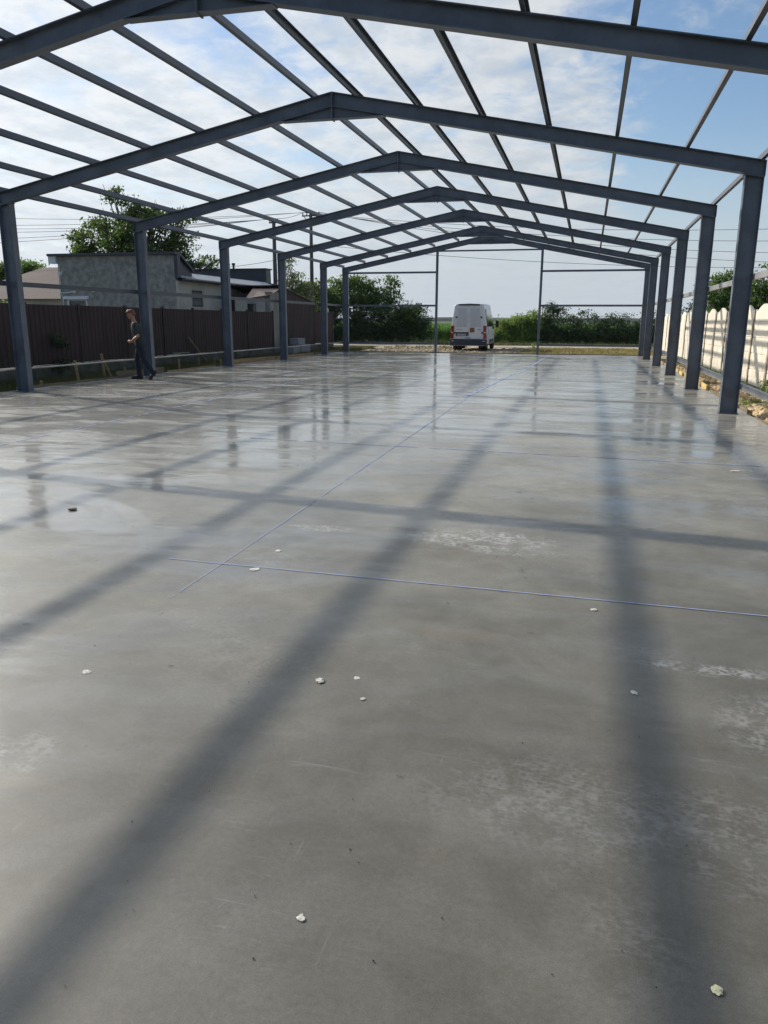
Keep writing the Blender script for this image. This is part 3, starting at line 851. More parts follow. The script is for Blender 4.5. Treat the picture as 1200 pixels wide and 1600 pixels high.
# ------------------------------------------------------------------ right boundary: cream precast fence with scalloped tops
PX = 4.2
pf = thing('precast_fence', 'cream precast concrete fence with scalloped tops and slim tan posts on the right', 'fence', (PX, 30, 0))
P0, PP = 20.23, 2.135
for i in range(-3, 15):
    ya, yb = P0 + i * PP + .055, P0 + (i + 1) * PP - .055
    # five stacked slabs, the top one with an arched head
    b = MB()
    z = -.02
    for rr in range(4):
        b.box(PX - .02, ya, z, PX + .02, yb, z + .395)
        # cast block pattern: raised stones
        nb = 6
        for hrow in range(2):
            for c_ in range(nb):
                w_ = (yb - ya - .04) / nb
                o_ = (w_ / 2 if hrow else 0)
                a0 = ya + .02 + c_ * w_ + o_ + .008; a1 = min(a0 + w_ - .016, yb - .02)
                if a1 - a0 > .05:
                    b.box(PX - .030 - random.uniform(0, .006), a0, z + .012 + hrow * .19, PX - .0203, a1, z + .012 + hrow * .19 + .175)
        z += .40
    prof = [(ya, z)]
    prof.append((yb, z))
    L = yb - ya
    for q in range(0, 25):
        u = 1 - q / 24
        d = abs(u - .5) * 2
        hh = .30 + (.13 * math.cos(math.pi * d / 1.36) if d < .68 else -.07 * (1 - ((d - .84) / .16) ** 2) * .6 - .0)
        if d >= .68: hh = .30 - .07 * math.sin((d - .68) / .32 * math.pi) * .8 + 0
        prof.append((ya + u * L, z + hh))
    b.prism_x(prof, PX - .02, PX + .02)
    under(pf, b, 'panel', M['white_conc'])
for i in range(-3, 16):
    y = P0 + i * PP
    pb = MB()
    pb.box(PX - .06, y - .052, -.14, PX + .06, y + .052, 1.86)
    under(pf, pb, 'fence_post', M['post_conc'])
under(pf, MB().box(PX - .10, P0 - 3 * PP, -.14, PX + .10, P0 + 15 * PP, -.025), 'footing', M['plinth'])


# ------------------------------------------------------------------ formwork boards, stakes and planks
def board(name, label, p, q, wd, h, m, group, tilt=0.0):
    b = MB(); p = Vector(p); q = Vector(q)
    d = (q - p).normalized()
    upd = Vector((tilt, 0, 1)).normalized()
    K = 6; c0 = (p + q) / 2
    b.bar(p - c0, q - c0, wd, h, upd)
    o = b.build(name, m)
    o.location = c0
    bevel(o, .004, 1)
    return tag(o, label, 'board', group)


GB = 'formwork boards along the slab edge'
board('formwork_board', 'dark weathered formwork board beside the slab, left of the nearest left column', (-12.40, 9.6, -.02), (-12.40, 14.2, -.02), .03, .14, M['wood_grey'], GB)
board('formwork_board', 'long dark weathered board beside the slab, between the nearest left column and the walking man', (-12.40, 14.75, -.01), (-12.40, 18.6, -.03), .03, .14, M['wood_grey'], GB)
board('formwork_board', 'grey brown board standing on edge behind the feet of the walking man', (-12.46, 18.7, .07), (-12.46, 21.2, .05), .03, .20, M['wood_grey'], GB)
board('formwork_board', 'low thin board at the slab edge right of the walking man', (-12.40, 21.3, -.02), (-12.40, 24.5, -.02), .03, .12, M['wood'], GB)
board('formwork_board', 'orange timber board with a square end, right of the third left column', (-12.42, 25.7, .06), (-12.42, 30.0, .02), .035, .20, M['wood'], GB)
board('formwork_board', 'timber board at the slab edge behind the fifth left column', (-12.42, 30.1, .02), (-12.42, 34.6, .01), .035, .17, M['wood'], GB)
board('formwork_board', 'timber board at the far left corner of the slab', (-12.42, 34.75, .0), (-12.42, 38.4, .0), .035, .16, M['wood_grey'], GB)
board('formwork_board', 'long dark board along the far end of the slab', (-12.3, 38.62, -.03), (2.7, 38.62, -.03), .04, .13, M['wood_grey'], GB)
board('formwork_board', 'round edged ochre timber lying between the two nearest right columns', (2.86, 14.9, -.02), (2.84, 19.3, -.02), .05, .10, M['wood_grey'], GB)
board('formwork_board', 'bright yellow formwork board between the second and third right columns', (2.84, 19.9, .01), (2.84, 24.4, .02), .04, .15, M['wood_yellow'], GB)
board('formwork_board', 'yellow formwork board behind the third right column', (2.84, 25.0, .0), (2.84, 29.5, .0), .04, .14, M['wood_yellow'], GB)
board('formwork_board', 'dull yellow board near the far right corner of the slab', (2.84, 30.1, .0), (2.84, 37.5, .0), .04, .12, M['wood'], GB)
board('formwork_board', 'dark timber at the slab edge right of the nearest right column', (2.85, 8.0, -.06), (2.85, 14.4, -.06), .04, .10, M['wood_grey'], GB)


def stake(label, x, y, h, lean, m, brace=None):
    b = MB()
    b.hexa([(-.028, -.02, -.12), (.028, -.02, -.12), (.028, .02, -.12), (-.028, .02, -.12)],
           [(-.028 + lean, -.02, h), (.028 + lean, -.02, h - .015), (.028 + lean, .02, h), (-.028 + lean, .02, h + .01)])
    if brace:
        b.bar((.02 + lean * .8, .03, h * .75), (brace, .05, -.1), .025, .05)
    o = b.build('timber_stake', m); o.location = (x, y, 0)
    o.rotation_euler = (0, 0, random.uniform(-.3, .3))
    return tag(o, label, 'stake', 'timber stakes along the left slab edge')


stake('short pale stake right behind the foot of the nearest left column', -12.75, 16.0, .10, .01, M['wood'])
stake('tall orange stake leaning beside the slab, left one of the pair before the man', -12.81, 17.55, .50, -.07, M['wood'])
stake('tall double stake with a slanting brace, closest on the left to the man', -12.95, 18.9, .62, -.06, M['wood'], brace=.22)
stake('short stub stake behind the shins of the walking man', -12.60, 19.35, .24, .0, M['wood_grey'])
stake('short stake just right of the column behind the man', -12.70, 20.9, .20, .0, M['wood'])
stake('clean pale stake halfway between the second and third left columns', -12.95, 23.0, .30, .0, M['wood'])
stake('pale grey stake below the leaning pole by the fence', -13.04, 24.5, .27, .0, M['wood_grey'])
stake('small stake just left of the third left column', -12.95, 25.5, .22, .01, M['wood_grey'])
stake('little stake touching the right side of the third left column', -12.62, 25.35, .18, .0, M['wood'])
stake('thin stake in front of the concrete blocks by the shed', -13.1, 33.6, .17, .0, M['wood'])

lean_pole = MB().tube([(-14.05, 27.25, -.12), (-14.28, 26.85, .42), (-14.47, 26.5, .92)], [.036, .040, .034], 8).build('leaning_pole', M['wood_grey'])
tag(lean_pole, 'grey wooden pole leaning against the brown fence above the grass', 'pole')
o = board('plank', 'short grey plank lying on the fence plinth, left of the leaning pole', (-14.45, 24.9, .33), (-14.40, 25.7, .34), .10, .03, M['strip_plaster'], 'planks on the fence plinth')
o = board('plank', 'thin pale plank propped on the fence plinth next to the leaning pole', (-14.44, 25.3, .38), (-14.41, 26.35, .37), .09, .025, M['strip_plaster'], 'planks on the fence plinth')


def block(label, x, y, z, sx, sy, sz, rz):
    o = MB().box(-sx / 2, -sy / 2, 0, sx / 2, sy / 2, sz).build('concrete_block', M['block'])
    o.location = (x, y, z); o.rotation_euler = (0, 0, rz); bevel(o, .012, 2)
    return tag(o, label, 'block', 'grey concrete blocks by the shed')


block('long grey concrete block lying lowest in the heap by the shed', -13.95, 35.75, -.12, .5, 1.05, .42, .05)
block('grey concrete block lying on the right of the heap by the shed', -13.95, 37.0, -.12, .5, 1.1, .50, -.06)
block('grey concrete block on top of the heap by the shed', -14.05, 36.75, .385, .45, 1.25, .30, .10)

# ------------------------------------------------------------------ utility poles and overhead cables
def upole(label, x, y, h, arm):
    t = thing('utility_pole', label, 'utility pole', (x, y, 0), 0, 'utility poles behind the shed')
    MB().tube([(0, 0, -.14), (0, 0, h * .5), (0, 0, h)], [.16, .135, .105], 12).build('pole', M['pole'], t, smooth=True)
    pts = []
    for z, L in arm:
        MB().bar((-L, 0, z), (L, 0, z), .07, .08).build('crossarm', M['pole'], t)
        for q in (-L + .05, -L * .45, L * .45, L - .05):
            MB().lathe([(0, .22), (.035, .20), (.05, .14), (.03, .10), (.05, .06), (.02, 0), (0, 0)], 'z', (q, 0, z + .04), 8).build('insulator', M['porcelain'], t, smooth=True)
            pts.append(Vector((x + q, y, z + .22)))
    return t, pts


pa, A = upole('shorter dark wooden utility pole with a small crossarm, left of the pair', -18.95, 46, 7.45, [(7.30, .30)])
pb_, B = upole('taller utility pole with a wide crossarm carrying insulators, right of the pair', -18.72, 52, 8.55, [(8.42, .62)])
for dx in (-.5, .5):
    MB().bar((dx, 0, 8.38), (0, 0, 7.9), .04, .04).build('brace', M['pole'], pb_)


def cable(p, q, sag, r=.014):
    p = Vector(p); q = Vector(q); n = 28
    b = MB().tube([p.lerp(q, i / n) - Vector((0, 0, sag * 4 * (i / n) * (1 - i / n))) for i in range(n + 1)], r, 5)
    return b


lines = MB()
GC = 'overhead cables'
def cab(p, q, sag, label, r=.014):
    o = cable(p, q, sag, r).build('overhead_cable', M['wire'])
    tag(o, label, 'cable', GC)


for i, (dz, dy, lab) in enumerate(((0, 0, 'highest'), (0.0, 1.5, 'second highest'), (-.1, 3.0, 'third highest'), (0, 4.5, 'fourth'))):
    cab(B[i], (44 + i * 3, 56 + dy, 9.6 + dz - .55 * i), 2.0 + .40 * i, 'thin overhead cable sagging from the taller pole to the right, %s of its fan' % lab)
for i, (zz_, lab) in enumerate(((6.6, 'lowest'), (7.4, 'second lowest'), (8.5, 'third lowest'), (9.2, 'topmost'))):
    cab(A[i], (-62, 44 + 2 * i, zz_), .7, 'thin overhead cable from the shorter pole towards the left, %s of its fan' % lab)
for i, (zz_, lab) in enumerate(((10.0, 'lower'), (11.3, 'upper'))):
    cab(B[i], (-64, 44 + 3 * i, zz_ - 1), .9, 'thin overhead cable from the taller pole towards the left, %s of two' % lab)
cab(A[3], B[0], .1, 'short cable joining the two utility poles')
cab((-18.95, 45.85, 5.1), (-24.3, 43, 4.45), .15, 'slack service cable from the shorter pole down to the dark block')
cab((-18.75, 51.9, 6.6), (48, 62, 7.2), 1.9, 'low overhead cable crossing behind the gable of the hall')


# ------------------------------------------------------------------ trees, shrubs and ground plants
def clump_points(blobs, dens, clump=.35, shell=.45):
    """leaf centres gathered in clumps inside a set of blobs; dens leaves per m3-ish"""
    out = []
    for (x, y, z, r) in blobs:
        nc = max(5, int(16 * r ** 2))
        cs = rng.normal(size=(nc, 3)); cs /= np.linalg.norm(cs, axis=1, keepdims=True)
        rad = r * rng.uniform(shell, 1.0, (nc, 1))
        cs = cs * rad * np.array([1, 1, .82]) + np.array([x, y, z])
        per = max(6, int(dens * r / 1.0))
        sg = clump * (.55 + .25 * r)
        k = rng.uniform(.4, 1.5, nc)
        for c, kk in zip(cs, k):
            m = int(per * kk)
            out.append(c + rng.normal(size=(m, 3)) * sg * np.array([1, 1, .6]))
    return np.concatenate(out)


def tree(name, label, cat, x, y, blobs, m, dens=60, leaf=.16, trunk_r=.14, z0=-.12, group=None, clump=.35, asp=.5, droop=0.0, fork=.4, shell=.45, limbs=True):
    """blobs are relative to (x, y, 0)"""
    t = thing(name, label, cat, (x, y, 0), 0, group)
    C = clump_points(blobs, dens, clump, shell)
    C = C[C[:, 2] > z0 + .05]
    quads_obj('crown', leaves(C, leaf, asp, droop), m, t)
    b = MB()
    zt = max(bz for _, _, bz, _ in blobs)
    zf = z0 + (min(bz for _, _, bz, _ in blobs) - z0) * fork
    b.tube([(0, 0, z0), (.03, .02, zf * .5), (0, .05, zf)], [trunk_r * 1.25, trunk_r, trunk_r * .85], 9)
    for (bx, by, bz, r) in blobs:
        p0 = Vector((0, .05, zf * random.uniform(.75, 1))); p3 = Vector((bx, by, bz + r * .3))
        mid = p0.lerp(p3, .5) + Vector((random.uniform(-.2, .2), random.uniform(-.2, .2), .15 * r))
        b.tube([p0, mid, p3], [trunk_r * .55, trunk_r * .35, trunk_r * .10], 6)
        for q in range(3):
            e = p3 + Vector((random.uniform(-1, 1), random.uniform(-1, 1), random.uniform(-.3, .8))) * r * .8
            b.tube([mid.lerp(p3, .4), e.lerp(mid, .4) + Vector((0, 0, .1)), e], [trunk_r * .22, trunk_r * .14, trunk_r * .05], 5)
    b.build('trunk', M['bark'], t, smooth=True)
    return t


# big airy locust behind the grey house
tree('locust_tree', 'large airy locust tree rising behind the grey plastered house', 'tree', -27.2, 44.0,
     [(-1.3, 0, 8.9, .75), (-.3, .2, 8.2, .8), (-2.7, .4, 7.1, 1.2), (-.4, .5, 7.3, 1.3), (1.7, 0, 7.5, 1.25), (2.7, .3, 6.2, 1.2), (-4.3, 0, 6.3, .85), (-2.6, -.5, 5.6, 1.4), (-.2, -.4, 5.7, 1.7),
      (1.9, -.2, 5.3, 1.5), (3.9, .2, 4.9, .9), (3.3, .4, 7.6, .7), (-3.9, .5, 5.0, .9), (1.0, .6, 8.0, .8), (4.6, .2, 4.4, .6), (5.2, 0, 4.9, .4)], M['leaf_locust'], 58, .19, .24, clump=.27, shell=.25)
tree('broadleaf_tree', 'distant bushy tree behind the brown tiled roof at the far left', 'tree', -45.2, 56.0,
     [(-1.6, 0, 5.2, 1.3), (.4, .5, 5.0, 1.5), (1.9, 0, 4.4, 1.2), (-3.4, 0, 4.6, 1.5), (3.1, 0, 3.6, 1.0), (0, 0, 3.4, 1.8)], M['leaf_mid'], 60, .24, .22)
tree('birch_tree', 'slender pale green tree with drooping foliage between the two utility poles', 'tree', -18.9, 49.0,
     [(-.35, 0, 5.35, .30), (-.55, 0, 4.8, .40), (-.15, .1, 4.45, .42), (-.75, .1, 4.1, .5), (.35, 0, 4.1, .45), (.0, .2, 3.6, .7), (.85, 0, 3.6, .55), (-.7, 0, 3.3, .6), (.3, 0, 2.8, .8), (1.2, .1, 3.0, .6), (-.8, 0, 2.4, .6), (1.0, 0, 2.2, .7)], M['leaf_birch'], 120, .13, .09, clump=.30, droop=.9)
GT = 'trees and shrubs left of the parked van'
tree('locust_tree', 'tall locust tree behind the far left corner columns of the hall', 'tree', -17.4, 58.5,
     [(.2, 0, 4.5, .7), (-.9, .2, 4.2, .8), (1.0, .1, 4.1, .7), (-1.9, .2, 4.1, .8), (.3, 0, 3.4, 1.2), (-1.5, 0, 3.1, 1.3), (1.4, 0, 3.0, 1.0)], M['leaf_mid'], 88, .20, .16, group=GT)
tree('locust_tree', 'tree on the left edge of the roadside thicket, beside the brown fence end', 'tree', -20.3, 57.0,
     [(0, 0, 3.9, .9), (-1.1, .2, 3.4, 1.0), (.9, 0, 3.1, 1.0), (0, 0, 2.4, 1.3)], M['leaf_locust'], 88, .19, .15, group=GT)
tree('locust_tree', 'thin young tree with one tall spiky top in the roadside thicket', 'tree', -14.9, 58.6,
     [(.05, 0, 4.5, .40), (.45, 0, 4.25, .35), (-.15, 0, 3.95, .45), (.2, 0, 3.3, .65), (-.4, 0, 2.8, .9)], M['leaf_mid'], 105, .18, .10, group=GT)
tree('shrub', 'feathery arching shrub at the middle of the roadside thicket', 'shrub', -13.1, 57.6,
     [(0, 0, 2.5, .75), (.55, 0, 2.45, .5), (-.6, 0, 2.1, .8), (.4, 0, 1.6, .9)], M['leaf_mid'], 100, .17, .07, group=GT)
tree('shrub', 'dark rounded shrub nearest the left gable post', 'shrub', -12.0, 57.4,
     [(.1, 0, 1.55, .6), (.45, 0, 1.0, .55), (-.5, 0, 1.2, .8), (.15, 0, .45, .6)], M['leaf_dark'], 105, .15, .06, group=GT, fork=.3)
for i, (x, lab) in enumerate(((-19.3, 'dark shrub low in the thicket behind the farthest left column'), (-17.4, 'broad dark shrub low in the thicket right of the farthest left column'),
                              (-15.5, 'broad dark shrub below the spiky young tree'), (-13.7, 'dark shrub below the feathery arching shrub'))):
    tree('shrub', lab, 'shrub', x, 57.0 + .2 * i, [(0, 0, 2.0, .9), (-.7, 0, 1.2, .9), (.7, 0, 1.2, .9), (0, -.2, .6, .9), (.5, 0, 1.9, .7), (-.8, -.1, .35, .6), (.8, -.1, .35, .6)], M['leaf_dark'], 92, .16, .07, group=GT, fork=.3)
# right of the van
GH = 'shrubs right of the parked van'
tree('shrub', 'bright green bushy weeds beside the van, left part of the hedge', 'shrub', -5.7, 60.4,
     [(0, 0, 1.45, .55), (-.6, 0, 1.15, .6), (.55, 0, 1.35, .6), (0, 0, .6, .7), (-1.1, 0, .8, .6), (-1.0, 0, .3, .5), (.5, 0, .5, .7)], M['leaf_light'], 210, .15, .05, group=GH, fork=.3)
tree('shrub', 'low bright green weeds nearest to the right side of the van', 'shrub', -7.3, 60.2,
     [(0, 0, .75, .5), (-.5, 0, .5, .5), (.55, 0, .7, .5), (0, 0, .25, .5)], M['leaf_light'], 190, .15, .04, group=GH, fork=.3)
tree('shrub', 'tall bright green shrub just left of the right gable post', 'shrub', -4.35, 60.0,
     [(.1, 0, 1.9, .55), (-.5, 0, 1.65, .55), (.55, 0, 1.75, .6), (0, 0, .9, .8), (-.2, -.2, .4, .6), (.6, 0, .5, .6)], M['leaf_light'], 210, .15, .05, group=GH, fork=.3)
tree('shrub', 'taller dark shrub standing above the hedge right of the gable post', 'shrub', -2.6, 61.0,
     [(.05, 0, 2.6, .45), (-.35, 0, 2.3, .45), (.4, 0, 2.3, .45), (0, 0, 1.7, .7)], M['leaf_dark'], 120, .15, .07, group=GH)
for i, (x, h, lab) in enumerate(((-2.9, 1.75, 'dark hedge shrub directly right of the right gable post'), (-1.5, 1.7, 'dark hedge shrub below the taller shrub, on its right side'),
                                 (-.1, 1.95, 'dark hedge shrub with a pointed top in the middle of the right gable bay'), (1.3, 1.75, 'dark hedge shrub right of the pointed one'),
                                 (2.7, 1.7, 'dark hedge shrub next to the farthest right column'), (4.2, 1.75, 'dark hedge shrub behind the row of right columns'), (5.8, 1.7, 'dark hedge shrub behind the end of the cream fence'))):
    tree('shrub', lab, 'shrub', x, 59.9, [(0, 0, h, .55), (-.5, 0, h * .72, .7), (.5, 0, h * .72, .7), (0, -.2, .6, .85), (-.6, -.2, .35, .6), (.6, -.2, .35, .6)], M['leaf_dark'], 100, .14, .06, group=GH, fork=.3)
GR = 'trees beyond the cream fence'
tree('broadleaf_tree', 'wide dark tree beyond the cream fence, seen between the two nearest right columns', 'tree', 9.3, 63.0,
     [(.2, 0, 4.4, .9), (-.9, 0, 4.0, .8), (1.0, .2, 3.9, 1.0), (.0, 0, 3.1, 1.2), (-1.4, 0, 3.6, .5), (1.2, 0, 2.4, 1.2), (-.4, 0, 2.0, .9)], M['leaf_mid'], 90, .20, .17, group=GR)
tree('broadleaf_tree', 'dense green tree beyond the cream fence right of the nearest right column', 'tree', 9.6, 47.5,
     [(.3, 0, 4.4, .9), (-.8, 0, 3.6, .9), (1.2, 0, 3.9, 1.1), (0, 0, 2.6, 1.3), (-1.1, 0, 2.2, .9), (1.5, 0, 2.6, 1.2)], M['leaf_mid'], 100, .17, .17, group=GR)
tree('shrub', 'small dark tree beyond the cream fence, seen between the second and third right columns', 'tree', 9.0, 76.0,
     [(0, 0, 2.6, .7), (-.8, 0, 2.1, .7), (.8, 0, 2.2, .8), (0, 0, 1.4, 1.0)], M['leaf_dark'], 90, .18, .09, group=GR)
tree('shrub', 'leafy green bushes over the fence below the brown tiled roof', 'shrub', -24.6, 28.0,
     [(-1.6, 0, 1.9, .5), (-.7, 0, 1.95, .5), (.2, 0, 1.9, .45), (-2.4, 0, 1.9, .5), (-1, 0, 1.2, .8)], M['leaf_light'], 110, .12, .05)
tree('creeper', 'dark creeper climbing the brown fence left of the man', 'creeper', -14.46, 19.0,
     [(0, -.1, 1.1, .16), (0, .1, .75, .2), (.02, .2, .4, .22), (0, 0, .2, .25)], M['leaf_dark'], 150, .07, .012, clump=.16)


# corn field beyond the road and grass (nobody could count the stems)
n = 15000
yy = 64 + (rng.uniform(0, 1, n) ** 2.0) * 110
xx = rng.uniform(-1, 1, n) * (18 + .25 * (yy - 60)) - 9
hh = rng.uniform(.85, 1.32, n)
th = rng.uniform(0, 2 * np.pi, n)
parts = []
for k in range(3):
    a = th + k * 2.1
    d = np.stack([np.cos(a), np.sin(a), np.zeros(n)], 1)
    base = np.stack([xx, yy, hh * (.35 + .22 * k) - .12], 1)
    L = rng.uniform(.35, .6, (n, 1))
    tip = base + d * L + np.array([0, 0, 1]) * L * .35
    mid = base + d * L * .5 + np.array([0, 0, 1]) * L * .45
    s = np.stack([-d[:, 1], d[:, 0], np.zeros(n)], 1) * .055
    parts.append(np.stack([base, mid - s, tip, mid + s], 1))
stem = np.stack([np.stack([xx, yy, np.full(n, -.14)], 1), np.stack([xx + .05, yy, hh * .6], 1), np.stack([xx, yy, hh], 1), np.stack([xx - .05, yy, hh * .6], 1)], 1)
parts.append(stem)
o = quads_obj('corn_plants', np.concatenate(parts), M['corn'])
tag(o, 'green corn field beyond the gravel road behind the van', 'crops', kind='stuff')
cs_ = MB(); nx, ny = 60, 40
for j in range(ny + 1):
    for i in range(nx + 1):
        y = 100 * (9 ** (j / ny)); x = (i / nx - .5) * (120 + .9 * y) - 20
        cs_.v.append((x, y, (1.05 + random.uniform(-.12, .12)) if j else -.14))
for j in range(ny):
    for i in range(nx):
        a = j * (nx + 1) + i
        cs_.f.append((a, a + 1, a + nx + 2, a + nx + 1))
tag(cs_.build('crop_field', M['corn']), kind='structure')


def grass_patch(name, label, m, x0, x1, y0, y1, n, h, wd=.012, holes=.0, z=-.125):
    x = rng.uniform(x0, x1, n); y = rng.uniform(y0, y1, n)
    f = np.sin(x * 3.1 + 1.3 * np.sin(y * 1.7)) * np.sin(y * 2.3 + x) + rng.normal(0, .5, n)
    k = f > holes - .6
    x, y = x[k], y[k]; n = len(x)
    hh = h * rng.uniform(.35, 1.2, n)
    a = rng.uniform(0, 2 * np.pi, n); le = rng.uniform(.1, .7, n) * hh
    base = np.stack([x, y, np.full(n, z)], 1)
    tip = base + np.stack([np.cos(a) * le, np.sin(a) * le, hh], 1)
    sd = np.stack([-np.sin(a), np.cos(a), np.zeros(n)], 1) * wd
    o = quads_obj(name, np.stack([base - sd, base + sd, tip], 1), m)
    return tag(o, label, 'grass', kind='stuff')


grass_patch('grass', 'rough grass on the strip between the slab and the brown fence', M['grass'], -14.5, -12.5, 9, 36, 42000, .19, .012, holes=.0)
grass_patch('grass', 'grass tufts along the far part of the brown fence and shed', M['grass'], -14.6, -12.5, 36, 46, 9000, .20, .018)
grass_patch('grass', 'short sunlit yellow grass beyond the right gable bay', M['grass_dry'], -3.6, 4.0, 41.0, 50.6, 16000, .13, .020, holes=.25, z=-.12)
grass_patch('grass', 'weeds scattered in the gravel left of the van', M['grass'], -12.5, -7.5, 46, 51, 1800, .16, .02, holes=.7, z=-.12)
grass_patch('grass', 'green weeds growing at the foot of the cream fence', M['leaf_light'], 3.55, 4.05, 13, 36, 2600, .26, .010, holes=.6)
grass_patch('grass', 'patch of vivid grass behind the nearest right column', M['leaf_mid'], 2.95, 3.5, 15.6, 17.6, 1500, .17, .008)
grass_patch('grass', 'green verge below the shrubs along the road', M['grass'], -24, 8, 55.2, 58.5, 12000, .22, .022, z=-.13)

weed_spots = ((3.70, 17.4, .62, 'tall thin weed against the cream fence right of the nearest right column'), (3.78, 18.6, .45, 'small leafy weed at the foot of the cream fence'),
              (3.0, 21.0, .22, 'low weed in the rubble between the second and third right columns'), (-3.1, 47.2, .5, 'round weed clump on the gravel left of the right gable post'))
for (x, y, h, lab) in weed_spots:
    t = thing('weed', lab, 'weed', (x, y, -.12))
    b = MB()
    pts = []
    for k in range(5):
        a = random.uniform(0, 6.3); r = h * random.uniform(.1, .35)
        e = Vector((math.cos(a) * r, math.sin(a) * r, h * random.uniform(.7, 1.05)))
        b.tube([(0, 0, 0), e * .5 + Vector((0, 0, h * .05)), e], [.006, .004, .002], 5)
        for q in range(14):
            f = random.uniform(.25, 1); pts.append(e * f + Vector((random.gauss(0, .03), random.gauss(0, .03), random.gauss(0, .02))))
    b.build('stem', M['leaf_mid'], t)
    quads_obj('foliage', leaves(np.array([tuple(p) for p in pts]), h * .17, .4), M['leaf_light'], t)


# ------------------------------------------------------------------ rubble
def rubble(name, label, n, fn, m, rmin, rmax):
    b = MB()
    for i in range(n):
        x, y, z = fn()
        r = random.uniform(rmin, rmax) * random.choice((.6, .8, 1, 1))
        b.blob((x, y, z + r * .25), r, .22, 1, (1, 1, .75))
    o = b.build(name, m)
    return tag(o, label, 'rubble', kind='stuff')


def rub_right():
    y = 10 + 22 * random.random() ** 1.25
    x = 2.92 + random.random() * random.uniform(.45, 1.15)
    hump = .15 * math.exp(-((x - 3.3) / .3) ** 2) * (.5 + .5 * math.sin(y * 1.3 + 1))
    return x, y, -.12 + hump


rubble('rubble_stones', 'heaped ochre limestone rubble between the slab and the cream fence', 2300, rub_right, M['rubble'], .035, .11)


def rub_far():
    return random.uniform(-12, -2.6), 38.9 + 9 * random.random() ** 1.5, -.12


rubble('gravel_stones', 'pale stones scattered over the yard behind the far end of the slab', 1500, rub_far, M['yard'], .03, .10)
rubble('gravel_stones', 'pale stones at the far end of the slab in the right gable bay', 260, lambda: (random.uniform(-2.6, 2.7), 38.8 + 2.0 * random.random(), -.12), M['yard'], .03, .07)
dirt = MB()
for i in range(16):
    dirt.blob((3.05 + random.uniform(-.15, .25), 22.5 + random.uniform(-1.2, 1.6), -.08), random.uniform(.1, .22), .2, 1, (1, 1, .6))
tag(dirt.build('dirt_heap', M['soil']), 'dark heap of soil behind the third right column', 'dirt heap')
tag(MB().blob((0, 0, .0), .16, .2, 1, (1.0, .8, .8)).build('stone', M['rubble'], origin=(0, 0, 0)), 'tan stone lying at the foot of the left gable post', 'stone').location = (-7.62, 38.75, .02)
hp = MB()
for i in range(30):
    hp.blob((-4.0 + random.gauss(0, .45), 46.6 + random.gauss(0, .5), -.10), random.uniform(.08, .2), .25, 1, (1, 1, .8))
tag(hp.build('dirt_heap', M['yard']), 'low brown heap of soil on the gravel right of the van', 'dirt heap')


# ------------------------------------------------------------------ bits lying on the slab
def chip(label, x, y, r, flat=.35, m=None, sx=1.0, lumps=1, cat='chip', name='plaster_chip'):
    r *= .68; flat *= .55
    b = MB()
    b.blob((0, 0, r * flat * .6), r, .28, 2, (sx, 1, flat), Quaternion((1, 0, 0, 0)))
    for k in range(lumps - 1):
        a = random.uniform(0, 6.28)
        b.blob((math.cos(a) * r * .95 * sx, math.sin(a) * r * .9, r * flat * .4), r * random.uniform(.4, .65), .3, 1, (1, 1, flat))
    zmin = min(v[2] for v in b.v)
    b.v = [(v[0], v[1], v[2] - zmin) for v in b.v]
    o = b.build(name, m or M['chip'])
    o.location = (x, y, 0.0); o.rotation_euler = (0, 0, random.uniform(0, 6.3))
    return tag(o, label, cat, 'pale chips lying on the slab')


chip('white chip of two joined lumps, lying alone nearest to the lower middle', -.640, 1.605, .017, .4, lumps=2)
chip('yellowish foam chip nearest to the lower right corner of the picture', .40, 1.648, .019, .55, M['chip_yellow'], lumps=3)
chip('cream chip, leftmost of the three close together in the middle of the slab', -1.05, 2.93, .026, .6, sx=1.2, lumps=2)
chip('flat star shaped white chip, topmost of the three close together', -.90, 3.0, .017, .2, sx=1.3, lumps=5)
chip('tiny white chip, lowest of the three close together', -.82, 2.82, .015, .5)
chip('spread out white flake left of the near shadow band, on the left of the slab', -2.10, 2.74, .024, .20, sx=1.2, lumps=6)
chip('little white flake lying in the right shadow band', .29, 3.18, .019, .3, sx=1.4, lumps=2)
chip('white chip just right of the right shadow band, below the near blue line', .13, 4.14, .024, .4)
chip('thin white flake on the near blue cross line', -1.97, 4.30, .034, .2, sx=1.6)
chip('small white flake just beyond the near blue cross line', -1.98, 4.72, .026, .25, sx=1.4)
chip('brown clay lump alone on the wet left side of the slab', -4.08, 5.35, .045, .55, M['lump'], 1.2, 2, 'clay lump', 'clay_lump')
chip('small white flake near the right edge beside the farther blue cross line', 1.62, 8.75, .05, .2, sx=1.5)

b = MB()
for i in range(150):
    y = 1.2 + 11 * random.random() ** 1.6
    x = random.uniform(-1.15, .55) * y * .75 - .3
    if not -11.8 < x < 2.4: continue
    b.blob((x, y, .003), random.uniform(.0008, .0024) * (1 + .10 * y), .3, 1, (1, 1, .7))
tag(b.build('grit', M['speck']), 'dark grit scattered over the slab', 'grit', kind='stuff')
b = MB()
for i in range(18):
    y = 2.2 + 8 * random.random() ** 1.3
    x = random.uniform(-1.15, .45) * y * .75 - .5
    if not -11.8 < x < 2.4: continue
    a = random.uniform(-.6, .6); L = random.uniform(.006, .022) * (1 + .08 * y)
    p = Vector((x, y, .004)); d = Vector((math.cos(a), math.sin(a), 0)) * L
    b.tube([p - d, p + Vector((random.uniform(-.1, .1) * L, random.uniform(-.12, .12) * L, 0)), p + d], [.0006, .0014, .0006], 4)
tag(b.build('straw', M['straw']), 'bits of straw and leaf scattered over the slab', 'straw', kind='stuff')


